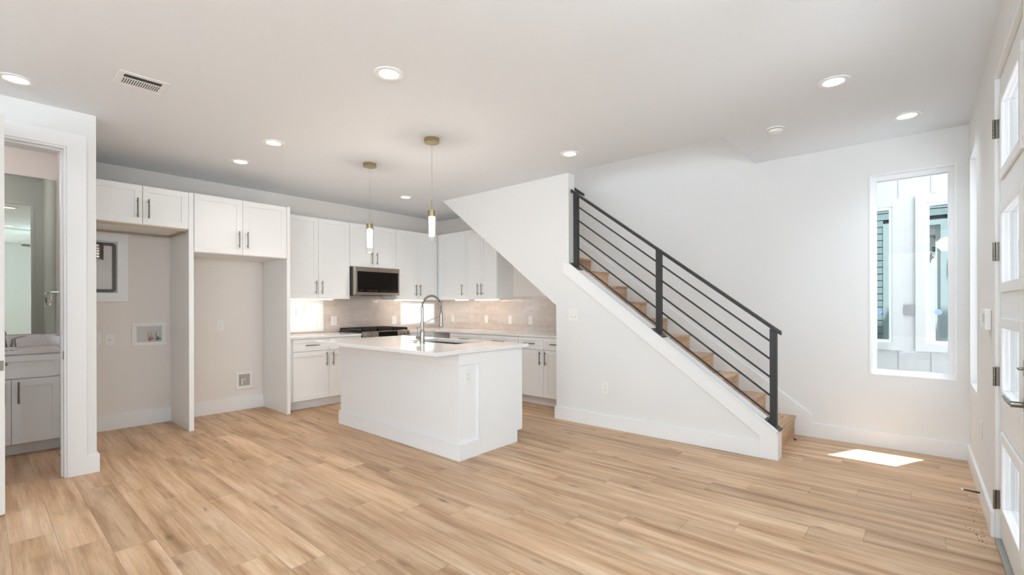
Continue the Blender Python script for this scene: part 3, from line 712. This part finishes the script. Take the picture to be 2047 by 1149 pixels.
# faucet
fx, fy, fz = 2.79, 3.56, .8965
fc = thing('kitchen_faucet', 'tall brushed steel spring-neck faucet on the island', 'faucet', (fx, fy, fz))
def part(name, fn, mat, parent, **k):
    bm = bm_new(); fn(bm); o = obj(name, bm, mat, parent, **k); smooth_by_angle(o); return o
part('base', lambda b: lathe(b, (fx, fy, fz), [(0, 0), (.026, 0), (.026, .006), (.0225, .008), (.0225, .105), (.015, .13), (.0135, .132), (.0135, .34), (0, .34)], seg=28), NICKEL, fc)
part('collar', lambda b: lathe(b, (fx, fy, fz + .175), [(.0137, 0), (.019, .002), (.019, .024), (.0137, .026)], seg=24), NICKEL, fc)
arc = []
for k in range(41):
    a = PI - PI * k / 40
    x = fx + .115 + .115 * math.cos(a); z = fz + .338 + (.112 if True else 0) * math.sin(a)
    arc.append((x, fy, z))
arc = arc[:36]; tail = [(fx + .229, fy, fz + .345 - .0), (fx + .233, fy, fz + .285)]
tail = [(fx + .2265, fy, fz + .36), (fx + .2305, fy, fz + .33), (fx + .232, fy, fz + .285)]
pathh = arc[:34] + tail
part('hose', lambda b: tube(b, pathh, .0075, 10), simple('dark_hose', (.16, .155, .15), .35, metal=.8), fc)
def spring(b):
    pts = []; P = [Vector(p) for p in arc[:31]]; n = len(P); turns = 17
    for i in range(turns * 10 + 1):
        s = i / (turns * 10) * (n - 1); j = min(int(s), n - 2); q = P[j].lerp(P[j + 1], s - j); d = (P[j + 1] - P[j]).normalized()
        nrm = Vector((0, 1, 0)); bn = d.cross(nrm); a = 2 * PI * i / 10
        pts.append(q + (nrm * math.cos(a) + bn * math.sin(a)) * .0135)
    tube(b, pts, .0017, 5)
part('spring', spring, NICKEL, fc)
part('hose_coupling', lambda b: tube(b, [(fx + .213, fy, fz + .392), (fx + .226, fy, fz + .362)], .014, 16), NICKEL, fc)
part('spray_head', lambda b: lathe(b, (fx + .232, fy, fz + .155), [(0, 0), (.021, 0), (.022, .008), (.018, .022), (.0165, .035), (.0165, .115), (.012, .132), (0, .132)], seg=24), NICKEL, fc)
part('support_arm', lambda b: tube(b, [(fx + .012, fy, fz + .188), (fx + .217, fy, fz + .255)], .004, 8), NICKEL, fc)
part('valve', lambda b: lathe(b, (fx, fy + .02, fz + .05), [(0, 0), (.02, 0), (.02, .055), (.016, .06), (0, .06)], (0, 1, 0), 24), NICKEL, fc)
part('lever', lambda b: tube(b, [(fx, fy + .066, fz + .066), (fx - .006, fy + .076, fz + .15)], [.004, .003], 8), NICKEL, fc)
bm = bm_new(); lathe(bm, (2.80, 3.68, .8965), [(0, 0), (.019, 0), (.019, .004), (.012, .005), (.012, .009), (0, .009)], seg=24)
o = obj('air_switch_button', bm, NICKEL); tag(o, 'small round steel button on the island top left of the faucet', 'button')

# ------------------------------------------------------------------ pendants
for i, (px, py, zt, zb, lab) in enumerate(((2.595, 3.175, 2.12, 1.80, 'nearer glass cylinder pendant with brass canopy over the island'), (2.63, 4.20, 2.13, 1.79, 'farther glass cylinder pendant with brass canopy over the island'))):
    p = thing('pendant_light', lab, 'pendant light', (px, py, H), group='island pendants')
    part('canopy', lambda b: lathe(b, (px, py, H - .034), [(0, 0), (.064, 0), (.066, .002), (.066, .034), (0, .034)], seg=40), BRASS, p)
    part('cord', lambda b: tube(b, [(px, py, H - .034), (px, py, zt + .05)], .0022, 6), CORD, p)
    part('stem', lambda b: tube(b, [(px, py, zt + .05), (px, py, zt - .05)], .0045, 8), BRASS, p)
    part('socket', lambda b: lathe(b, (px, py, zt - .10), [(0, 0), (.0335, 0), (.0335, .052), (0, .052)], seg=32), BRASS, p)
    def gl(b):
        lathe(b, (px, py, zb), [(.0385, 0), (.0385, zt - zb), (.0355, zt - zb), (.0355, 0), (.0385, 0)], seg=36)
    part('glass_tube', gl, PGLASS, p)
    part('glow_core', lambda b: lathe(b, (px, py, zb + .055), [(0, 0), (.0245, 0), (.0275, zt - zb - .16), (0, zt - zb - .16)], seg=24), TUBE, p)
    part('glass_foot', lambda b: lathe(b, (px, py, zb + .004), [(0, 0), (.019, 0), (.019, .047), (0, .047)], seg=20), PGLASS, p)

for (px, py, zt) in ((2.595, 3.175, 2.12), (2.63, 4.20, 2.13)):
    l = bpy.data.lights.new('pendant_lamp', 'POINT'); l.energy = 9; l.color = (1, .86, .72); l.shadow_soft_size = .03
    o = bpy.data.objects.new('pendant_lamp', l); COL.objects.link(o); o.location = (px, py, zt - .36)
# ------------------------------------------------------------------ recessed lights
DL = [(1.69, 2.48, 'round recessed light nearest the camera in mid-ceiling'), (3.645, .414, 'recessed light over the entry, larger of the right-hand two'),
      (4.672, .066, 'recessed light nearest the far right corner'), (1.731, 4.292, 'recessed light left of the pendants, nearer of that pair'),
      (1.741, 5.10, 'recessed light nearest the fridge cabinets'), (3.713, 2.50, 'recessed light beside the stair wall top'),
      (3.755, 5.136, 'recessed light over the kitchen corner between the pendants'), (.172, 4.313, 'recessed light at the far left above the bathroom door'),
      (.33, 2.39, 'recessed light behind the camera seen in the mirror, nearer'), (.40, .17, 'recessed light behind the camera seen in the mirror, farther')]
src = None
for x, y, lab in DL:
    if src is None:
        src = thing('recessed_light', lab, 'ceiling light', (x, y, H), group='recessed ceiling lights')
        part('trim_ring', lambda b: lathe(b, (x, y, H - .008), [(.060, .003), (.070, 0), (.086, 0), (.091, .003), (.091, .0078), (.060, .0078)], seg=40), TRIM, src)
        part('lens', lambda b: lathe(b, (x, y, H - .004), [(0, 0), (.060, 0), (.060, .0035), (0, .0035)], seg=40), LED, src)
        cur = src
    else:
        cur = src.copy(); COL.objects.link(cur); cur.location = (x, y, H); cur['label'] = lab
        for ch in list(src.children):
            c = ch.copy(); COL.objects.link(c); c.parent = cur
for i, (x, y) in enumerate([d[:2] for d in DL] + [(-1.6, 2.48), (-1.6, -.4), (.6, .0), (-1.6, 4.2)]):
    l = bpy.data.lights.new('downlight', 'SPOT'); l.energy = {1: 34, 2: 30, 3: 62, 4: 12, 5: 8, 6: 66, 7: 6}.get(i, 16); l.spot_size = math.radians(108 if i in (3, 4, 6) else 125); l.spot_blend = 1.0; l.color = (1, .90, .79) if i in (3, 4, 6) else (.80, .92, 1); l.shadow_soft_size = .06
    o = bpy.data.objects.new('downlight', l); COL.objects.link(o); o.location = (x, y, H - .015)

# ------------------------------------------------------------------ ceiling register, smoke detector
rgx0, rgx1, rgy0, rgy1 = .580, .834, 3.660, 3.895
rg_ = thing('ceiling_register', 'white ceiling air register with one wide dark slot', 'vent', ((rgx0 + rgx1) / 2, (rgy0 + rgy1) / 2, H))
bm = bm_new(); z0, z1 = H - .004, H - .0005
sx0, sx1 = .610, .802
box(bm, rgx0, rgx1, rgy0, 3.700, z0, z1); box(bm, rgx0, rgx1, 3.860, rgy1, z0, z1); box(bm, rgx0, sx0, 3.70, 3.86, z0, z1); box(bm, sx1, rgx1, 3.70, 3.86, z0, z1)
box(bm, sx0, sx1, 3.752, 3.762, z0, z1)
obj('faceplate', bm, TRIM, rg_, bevel=.002)
bm = bm_new(); n = 16; w = (sx1 - sx0) / n
for k in range(n): box(bm, sx0 + k * w, sx0 + k * w + w * .5, 3.762, 3.86, z0, z0 + .002)
obj('fins', bm, TRIM, rg_)
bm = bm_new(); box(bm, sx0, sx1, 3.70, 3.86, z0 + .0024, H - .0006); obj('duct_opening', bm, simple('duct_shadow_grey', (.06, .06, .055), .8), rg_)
sd = thing('smoke_detector', 'white round smoke detector on the ceiling near the stair opening', 'smoke detector', (4.30, .883, H))
part('base', lambda b: lathe(b, (4.30, .883, H - .012), [(0, 0), (.062, 0), (.066, .003), (.066, .0115), (0, .0115)], seg=36), PLAST, sd)
part('slot_ring', lambda b: lathe(b, (4.30, .883, H - .016), [(0, 0), (.053, 0), (.053, .004), (0, .004)], seg=36), SLOT, sd)
part('cover', lambda b: lathe(b, (4.30, .883, H - .040), [(0, 0), (.036, 0), (.050, .008), (.056, .024), (0, .024)], seg=36), PLAST, sd)

# ------------------------------------------------------------------ outlets and switches
def plate(name, label, cat, c, u, n, w=.072, h=.116, style='outlet', group=None):
    """c = centre on the wall face, u = width direction, n = outwards"""
    mt = frame(c, u, n)
    o = thing(name, label, cat, tuple(c), 0, group)
    bm = bm_new(); box(bm, -w / 2, w / 2, .0003, .006, -h / 2, h / 2, mt); obj('faceplate', bm, PLAST, o, bevel=.002)
    if style == 'outlet':
        bm = bm_new(); box(bm, -.0165, .0165, .006, .0085, -.034, .034, mt); obj('receptacle', bm, PLAST, o, bevel=.001)
        bm = bm_new()
        for s in (-.019, .019):
            box(bm, -.0085, -.0055, .0086, .0089, s - .005, s + .007, mt); box(bm, .0055, .0085, .0086, .0089, s - .004, s + .006, mt); box(bm, -.002, .002, .0086, .0089, s - .013, s - .009, mt)
        obj('slots', bm, GREYDOT, o)
    elif style == 'blank':
        bm = bm_new(); box(bm, -.0165, .0165, .006, .0085, -.034, .034, mt); obj('rocker', bm, PLAST, o, bevel=.001)
    elif style == 'round':
        bm = bm_new(); lathe(bm, mt @ Vector((0, .006, 0)), [(0, 0), (.022, 0), (.022, .003), (0, .003)], Vector(n), 24); obj('receptacle', bm, PLAST, o)
        bm = bm_new(); box(bm, -.010, -.007, .009, .0094, -.006, .006, mt); box(bm, .007, .010, .009, .0094, -.006, .006, mt); box(bm, -.002, .002, .009, .0094, -.012, -.007, mt); obj('slots', bm, SLOT, o)
    elif style == 'double':
        for s in (-.024, .024):
            bm = bm_new(); box(bm, s - .0165, s + .0165, .006, .0095, -.034, .034, mt); obj('rocker', bm, PLAST, o, bevel=.001)
        bm = bm_new()
        for s in (-.024, .024): box(bm, s - .008, s + .008, .0096, .0099, -.020, -.014, mt)
        obj('rocker_shadow_line', bm, GREYDOT, o)
    return o
yb_ = YB - .0; tb = YB - .008; tr = XW - .008
plate('wall_outlet', 'white outlet in the washer alcove beside the valve box', 'outlet', (.893, YB, .915), (1, 0, 0), (0, -1, 0), style='round')
plate('wall_outlet', 'white outlet at the left edge of the washer alcove', 'outlet', (.790, YB, .925), (1, 0, 0), (0, -1, 0), w=.07)
plate('wall_outlet', 'white outlet in the middle of the fridge alcove', 'outlet', (1.888, YB, 1.03), (1, 0, 0), (0, -1, 0))
plate('wall_outlet', 'white tile outlet left of the range', 'outlet', (3.297, tb, 1.044), (1, 0, 0), (0, -1, 0), w=.085, h=.125)
plate('wall_outlet', 'white tile outlet right of the range beside the slot window', 'outlet', (4.289, tb, 1.028), (1, 0, 0), (0, -1, 0), w=.085, h=.125)
plate('wall_switch', 'white wall plate on the side tile nearest the corner', 'switch', (tr, 5.84, 1.04), (0, 1, 0), (-1, 0, 0), style='blank', h=.11)
plate('wall_switch', 'white wall plate on the side tile under the two-door cabinet', 'switch', (tr, 5.065, 1.04), (0, 1, 0), (-1, 0, 0), style='blank', h=.12)
plate('wall_switch', 'white wall plate on the side tile, second from the stair wall', 'switch', (tr, 4.574, 1.04), (0, 1, 0), (-1, 0, 0), style='blank', h=.12)
plate('wall_outlet', 'white outlet on the side tile nearest the stair wall', 'outlet', (tr, 4.185, 1.04), (0, 1, 0), (-1, 0, 0), style='outlet', h=.12)
plate('wall_outlet', 'white outlet on the end of the island', 'outlet', (2.655, IY0, .668), (1, 0, 0), (0, -1, 0), h=.118, w=.082)
plate('wall_outlet', 'white outlet low on the stair wall', 'outlet', (XS, 2.42, .405), (0, 1, 0), (-1, 0, 0), h=.12)
plate('wall_switch', 'white double rocker switch on the stair wall', 'switch', (XS, 2.807, 1.147), (0, 1, 0), (-1, 0, 0), w=.125, h=.125, style='double')
plate('wall_outlet', 'white outlet low on the front wall beside the entry door', 'outlet', (4.27, YD, .44), (1, 0, 0), (0, 1, 0))
plate('wall_switch', 'white double switch on the front wall between window and thermostat', 'switch', (4.22, YD, 1.16), (1, 0, 0), (0, 1, 0), w=.12, style='double')
bx = thing('wall_thermostat', 'white rounded control box on the front wall beside the entry door', 'thermostat', (3.76, YD, 1.16))
bm = bm_new(); box(bm, 3.70, 3.83, YD + .0005, YD + .028, 1.105, 1.225); obj('housing', bm, PLAST, bx, bevel=.008, seg=3)
bm = bm_new(); box(bm, 3.72, 3.81, YD + .028, YD + .030, 1.15, 1.20); obj('screen', bm, simple('grey_screen', (.45, .46, .44), .3), bx)

# ------------------------------------------------------------------ laundry boxes
MBk = frame((0, YB, 0), (1, 0, 0), (0, -1, 0))
wb = thing('washer_outlet_box', 'white washer valve box with two brass valves in the alcove wall', 'valve box', (1.217, YB, .96))
bm = bm_new(); ring_frame(bm, 1.069, 1.366, .835, 1.083, .042, .0005, .012, MBk); obj('face_frame', bm, PLAST, wb, bevel=.002)
bm = bm_new(); box(bm, 1.105, 1.33, .0005, .002, .87, 1.045, MBk); obj('recess_back', bm, simple('recess_grey_plastic', (.60, .58, .56), .5), wb)
for vx, hm in ((1.222, REDV), (1.287, BLUEV)):
    bm = bm_new(); tube(bm, [(vx, YB - .02, .882), (vx, YB - .02, .945)], .0085, 10); tube(bm, [(vx, YB - .02, .945), (vx, YB - .02, .972)], .011, 10); tube(bm, [(vx, YB - .002, .905), (vx, YB - .03, .905)], .010, 10)
    v = obj('valve', bm, COPPER, wb)
    bm = bm_new(); tube(bm, [(vx, YB - .02, .938), (vx, YB - .02, .975)], .0115, 10); obj('chrome_cap', bm, CHROME, v)
    bm = bm_new(); tube(bm, [(vx - .02, YB - .034, .902), (vx + .022, YB - .034, .91)], .006, 8); obj('valve_handle', bm, hm, v)
ib = thing('ice_maker_box', 'small white ice-maker water box low in the fridge alcove', 'valve box', (2.145, YB, .36))
bm = bm_new(); ring_frame(bm, 2.05, 2.24, .255, .46, .033, .0005, .012, MBk); obj('face_frame', bm, PLAST, ib, bevel=.002)
bm = bm_new(); box(bm, 2.08, 2.21, .0005, .002, .285, .43, MBk); obj('recess_back', bm, simple('recess_grey_plastic_small', (.42, .38, .33), .5), ib)
bm = bm_new(); tube(bm, [(2.115, YB - .018, .30), (2.115, YB - .018, .355)], .008, 10); tube(bm, [(2.105, YB - .022, .362), (2.15, YB - .022, .372)], .006, 8); obj('valve', bm, PLAST, ib)
dv = thing('dryer_vent_box', 'recessed metal dryer vent box in a wide white frame', 'vent box', (.80, YB, 1.65))
bm = bm_new(); ring_frame(bm, .635, 1.042, 1.30, 2.0, .088, .0005, .016, MBk); obj('face_frame', bm, TRIM, dv, bevel=.002)
bm = bm_new(); box(bm, .72, .955, .0005, .002, 1.385, 1.915, MBk); obj('metal_pan', bm, simple('zinc_pan', (.55, .54, .52), .5, metal=.3, nscale=18, nstr=.02, var=.25), dv)
def rr_ring(bm, x0, x1, z0, z1, r, w, n0, n1, mt):
    def pts(x0, x1, z0, z1, r):
        out = []
        for cx_, cz, a0 in ((x1 - r, z1 - r, 0), (x0 + r, z1 - r, 90), (x0 + r, z0 + r, 180), (x1 - r, z0 + r, 270)):
            for k in range(6): a = math.radians(a0 + 18 * k); out.append((cx_ + r * math.cos(a), cz + r * math.sin(a)))
        return out
    O = pts(x0, x1, z0, z1, r); I = pts(x0 + w, x1 - w, z0 + w, z1 - w, max(r - w * .5, .01)); n = len(O)
    V = [[bm.verts.new(mt @ Vector((p[0], d, p[1]))) for p in L_] for L_ in (O, I) for d in (n0, n1)]
    for k in range(n):
        j = (k + 1) % n
        bm.faces.new([V[1][k], V[1][j], V[3][j], V[3][k]]); bm.faces.new([V[0][k], V[0][j], V[1][j], V[1][k]]); bm.faces.new([V[2][k], V[2][j], V[3][j], V[3][k]])
bm = bm_new(); rr_ring(bm, .73, .945, 1.395, 1.895, .03, .030, .002, .011, MBk); obj('pan_rim', bm, simple('dark_pan_rim', (.10, .09, .08), .5, metal=.3), dv)
bm = bm_new()
for k in range(5): lathe(bm, (.795, YB - .022, 1.735 + .027 * k), [(.022, 0), (.026, .008), (.026, .018), (.022, .026)], seg=20)
obj('flex_duct', bm, CHROME, dv)
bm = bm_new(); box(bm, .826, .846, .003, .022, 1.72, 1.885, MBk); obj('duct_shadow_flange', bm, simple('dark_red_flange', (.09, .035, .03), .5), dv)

# ------------------------------------------------------------------ bathroom
MV = BK(5.69)
van = cabinet('bathroom_vanity', 'pale grey-white vanity cabinet seen through the bathroom doorway', MV, -.34, .50, .478, 0, .853,
        doors=[(-.33, .195, .105, .645, .155, .535, .18, True), (.195, .499, .105, .645, .237, .535, .18, True)], toe=.10)
van['category'] = 'vanity'
bm = bm_new(); shaker(bm, MV, -.33 + G, .499 - G, .652, .842, rail=.05); obj('drawer_front', bm, CAB, van, bevel=.0015)
bm = bm_new(); box(bm, -.34, .514, 5.665, YB - .001, .8535, .885); box(bm, -.34, .514, YB - .02, YB - .001, .8855, .995); box(bm, .495, .514, 5.68, YB - .021, .8855, .985)
o = obj('vanity_countertop', bm, MARBLE, bevel=.002); tag(o, 'veined pale vanity top with backsplash below the mirror', 'countertop')
bm = bm_new(); box(bm, -.30, .505, YB - .006, YB - .0005, 1.0, 2.45); o = obj('bathroom_mirror', bm, MIRROR); tag(o, 'tall frameless mirror above the bathroom vanity', 'mirror')
bf = thing('bathroom_faucet', 'brushed nickel bathroom faucet with curved lever handles', 'faucet', (.16, 6.02, .8855))
part('base_plate', lambda b: box(b, .075, .245, 5.995, 6.05, .8858, .897), NICKEL, bf)
part('spout', lambda b: (lathe(b, (.16, 6.022, .897), [(0, 0), (.026, 0), (.014, .09), (.014, .105), (.02, .112), (.02, .125), (.012, .14), (0, .145)], seg=24), tube(b, [(.16, 6.02, .985), (.16, 5.96, 1.0), (.16, 5.92, .985)], [.012, .011, .010], 10)), NICKEL, bf)
for s in (-1, 1):
    part('lever', lambda b: (lathe(b, (.16 + s * .062, 6.022, .897), [(0, 0), (.02, 0), (.013, .06), (.011, .072), (0, .074)], seg=20), tube(b, [(.16 + s * .062, 6.02, .966), (.16 + s * .10, 6.0, .985), (.16 + s * .135, 5.985, .99)], [.007, .006, .004], 8)), NICKEL, bf)
tw = thing('towel_ring', 'chrome towel ring bracket on the bathroom side wall', 'towel ring', (.515, 5.96, 1.39))
part('arm', lambda b: (lathe(b, (.5148, 5.96, 1.385), [(0, 0), (.024, 0), (.022, .006), (.012, .01), (.008, .06), (0, .06)], (-1, 0, 0), 20)), CHROME, tw)
part('ring', lambda b: tube(b, [(.452, 5.96 + .06 * math.sin(a), 1.322 + .06 * math.cos(a)) for a in [2 * PI * k / 30 for k in range(31)]], .0055, 8, caps=False), CHROME, tw)
# ceiling light added out of view to keep the small bathroom lit
bl = thing('bathroom_fill_light', 'added round flush light that brightens the bathroom from out of view', 'ceiling light', (-.3, 5.4, H))
part('lens', lambda b: lathe(b, (-.3, 5.4, H - .03), [(0, 0), (.12, 0), (.13, .01), (.13, .0295), (0, .0295)], seg=32), LED, bl)
l = bpy.data.lights.new('bathroom_fill_lamp', 'POINT'); l.energy = 9; l.color = (1, .90, .86); l.shadow_soft_size = .12
o = bpy.data.objects.new('bathroom_fill_lamp', l); COL.objects.link(o); o.location = (-.3, 5.4, H - .18)

# ceiling fan behind the camera, seen in the mirror
fan = thing('ceiling_fan', 'ceiling fan whose dark blade shows in the bathroom mirror', 'ceiling fan', (1.22, -.3, H))
part('motor', lambda b: lathe(b, (1.22, -.3, 2.36), [(0, 0), (.08, .01), (.11, .05), (.09, .1), (.02, .11), (.015, .2), (.06, .30), (.065, .332), (0, .332)], seg=32), FANM, fan)
part('fill_globe', lambda b: lathe(b, (1.22, -.3, 2.25), [(0, 0), (.07, .01), (.095, .05), (.08, .105), (0, .11)], seg=32), simple('fill_globe_glow', (.9, .9, .88), .4, emis=(1, .97, .93), estr=1.2), fan)  # light kit added to the fan to brighten the ceiling
l = bpy.data.lights.new('fan_fill_lamp', 'POINT'); l.energy = 58; l.color = (.66, .87, 1.0); l.shadow_soft_size = .1  # added fill lamp for the ceiling and nearby walls
o = bpy.data.objects.new('fan_fill_lamp', l); COL.objects.link(o); o.location = (1.22, -.3, 2.14)
for k in range(5):
    mt = Matrix.Translation((1.22, -.3, 2.405)) @ Matrix.Rotation(PI + 2 * PI * k / 5, 4, 'Z') @ Matrix.Rotation(math.radians(-14), 4, 'X')
    bm = bm_new(); prism(bm, [(.10, -.03), (.25, -.055), (.62, -.05), (.66, 0), (.62, .05), (.25, .055), (.10, .03)], -.004, .004, 'z', mt); obj('blade', bm, FANM, fan)

# ------------------------------------------------------------------ small things on the floor
ds = thing('door_stop', 'spring door stop on the baseboard near the entry door', 'door stop', (4.17, YD + T, .06))
part('spring_rod', lambda b: tube(b, [(4.17, YD + T, .06), (4.17, YD + T + .075, .062)], [.006, .004], 10), RUBBER, ds)
part('tip', lambda b: lathe(b, (4.17, YD + T + .075, .062), [(0, 0), (.006, 0), (.006, .012), (0, .012)], (0, 1, 0), 12), PLAST, ds)
bm = bm_new(); random.seed(9)
for k in range(46):
    x = random.gauss(3.52, .12) if k % 3 else random.uniform(3.6, 4.4); y = YD + .03 + abs(random.gauss(0, .035)); s = random.uniform(.0015, .005)
    if x < 3.2: continue
    box(bm, x, x + s, y, y + s * .8, .0002, s * .6)
o = obj('floor_crumbs', bm, DUSTM); tag(o, 'scattered dark dirt crumbs on the floor by the entry door', 'crumbs', kind='stuff')
bm = bm_new(); lathe(bm, (4.98, .865, .0003), [(0, 0), (.012, 0), (.012, .006), (0, .008)], seg=12); lathe(bm, (5.03, .88, .0003), [(0, 0), (.008, 0), (.008, .004), (0, .005)], seg=12)
o = obj('floor_plug', bm, RUBBER); tag(o, 'tiny black plug on the floor at the foot of the stairs', 'plug')

# ------------------------------------------------------------------ outside
bm = bm_new(); box(bm, -16, 16, -16, 16, -.4, -.125); struct('ground', bm, CONC)
bm = bm_new(); box(bm, XW + .16, 7.2, -4, 9, -.1245, -.09); struct('ground_alley', bm, simple('alley_bounce_ground', (.44, .43, .42), .9, nscale=40, nstr=.3, var=.3))  # unseen ground strip added to set the light bounced into the alley
# our own outer wall: teal lap siding with a trimmed window (seen mirrored in the neighbour's panes)
sd_ = thing('house_siding', 'teal lap siding on the outside of the house beyond the right window', 'siding', (5.4, 1, 0))
bm = bm_new(); x0 = XW + .151
k = 0; z = -.1
while z < 6.0:
    segs = [(-.455, 6.3)] if (z + .1 < .55 or z > 2.48) else [(-.455, -.31), (.41, 6.3)]
    for a, b in segs: prism(bm, [(x0 + .004, z), (x0 + .016, z), (x0 + .012, z + .093), (x0 + .004, z + .093)], a, b, 'y')
    z += .1015
obj('boards', bm, TEAL, sd_)
bm = bm_new(); wall_with_holes(bm, -.455, 6.3, -.1, 6.0, .1505, .1545, [(-.31, .41, .55, 2.475)], MR); obj('lap_shade_backing', bm, SLOT, sd_)  # near-black backing draws the shadow lines between the lap boards
bm = bm_new(); ring_frame(bm, -.31, .41, .55, 2.475, .075, .151, .18, MR); obj('window_trim', bm, simple('pale_teal_trim', (.50, .58, .57), .6), sd_)
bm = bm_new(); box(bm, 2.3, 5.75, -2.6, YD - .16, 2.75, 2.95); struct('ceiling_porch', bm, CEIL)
sl_ = thing('stairwell_fill_light', 'added unseen light over the stairs in place of upstairs daylight', 'ceiling light', (4.75, 3.4, 5.6))  # added lamp standing in for daylight from upstairs
part('lens', lambda b: lathe(b, (4.75, 3.4, 5.55), [(0, 0), (.14, .0), (.15, .01), (.15, .049), (0, .049)], seg=32), LED, sl_)
l = bpy.data.lights.new('stairwell_fill_lamp', 'POINT'); l.energy = 55; l.color = (.97, .98, 1.0); l.shadow_soft_size = .15
o = bpy.data.objects.new('stairwell_fill_lamp', l); COL.objects.link(o); o.location = (4.75, 3.4, 5.35)
# neighbour
nb = thing('neighbour_house', 'white board-and-batten neighbouring house outside the right window', 'house', (7.3, 1, 0))
XN = 7.2
MN = frame((XN, 0, 0), (0, 1, 0), (-1, 0, 0))      # u = Y, n towards us
bm = bm_new(); wall_with_holes(bm, -.50, 6, -.1, 6.9, -.15, 0, [(-.44, -.06, .80, 2.42), (.235, .70, .80, 2.42)], MN); obj('panel_wall', bm, NWALL, nb)
bm = bm_new()
for y, za, zb in ((.160, -.1, 6.9), (-.13, 2.53, 6.9), (-.13, -.1, .70), (-.30, 2.53, 6.9), (.42, 2.53, 6.9), (.42, -.1, .70), (.90, -.1, 6.9), (1.3, -.1, 6.9)): box(bm, y - .022, y + .022, .0005, .009, za, zb, MN)
box(bm, -.50, 6, .0005, .010, 2.88, 2.91, MN)
obj('battens', bm, NWALL, nb)
for a, b in ((-.44, -.06), (.235, .70)):
    bm = bm_new(); ring_frame(bm, a - .09, b + .09, .71, 2.51, .09, .0005, .028, MN); f = obj('window_trim', bm, NWALL, nb)
    bm = bm_new(); ring_frame(bm, a, b, .80, 2.42, .034, -.05, .012, MN); obj('sash', bm, TRIM, f)
    bm = bm_new(); box(bm, a + .034, b - .034, -.045, -.035, .834, 2.386, MN); obj('pane', bm, NMIR, f)
    y = -.168 if a < 0 else .366
    bm = bm_new(); lathe(bm, (XN + .034, y, 1.165), [(0, 0), (.033, 0), (.033, .001), (0, .001)], (-1, 0, 0), 20); obj('sticker', bm, STICK, f)
bm = bm_new()
pp = [(.077 + .078 * math.cos(a), 1.191 + .062 * math.sin(a)) for a in [2 * PI * k / 32 for k in range(32)]]
prism(bm, pp, XN - .022, XN - .0145, 'x'); obj('oval_vent', bm, PLAQ, nb)
bm = bm_new(); box(bm, .05, .105, .0225, .026, 1.19, 1.235, MN); obj('vent_flap', bm, GREYDOT, nb)
bm = bm_new(); z = -.1
while z < 6.9:
    prism(bm, [(XN, z), (XN - .03, z), (XN - .008, z + .15), (XN, z + .15)], -9, -.50, 'y'); z += .152
box(bm, XN, XN + .15, -9, -.5, -.1, 6.9); obj('lap_siding', bm, NWALL, nb)
bm = bm_new(); box(bm, XN - .02, XN + .02, -.56, -.47, -.1, 6.9); obj('corner_board', bm, NWALL, nb)
# fence behind the kitchen windows
fn = thing('wooden_fence', 'pale vertical-board fence outside the slot windows', 'fence', (4, 7.4, -.12)); random.seed(2)
for i in range(34):
    x = 1.9 + i * .142
    bm = bm_new(); box(bm, x, x + .136, 7.4 + random.uniform(-.004, .004), 7.42, -.12, 1.85 + random.uniform(-.01, .01)); obj('board', bm, FENCEM, fn)
bm = bm_new(); box(bm, 1.9, 6.75, 7.421, 7.46, .3, .39); box(bm, 1.9, 6.75, 7.421, 7.46, 1.4, 1.49); obj('rail', bm, FENCEM, fn)
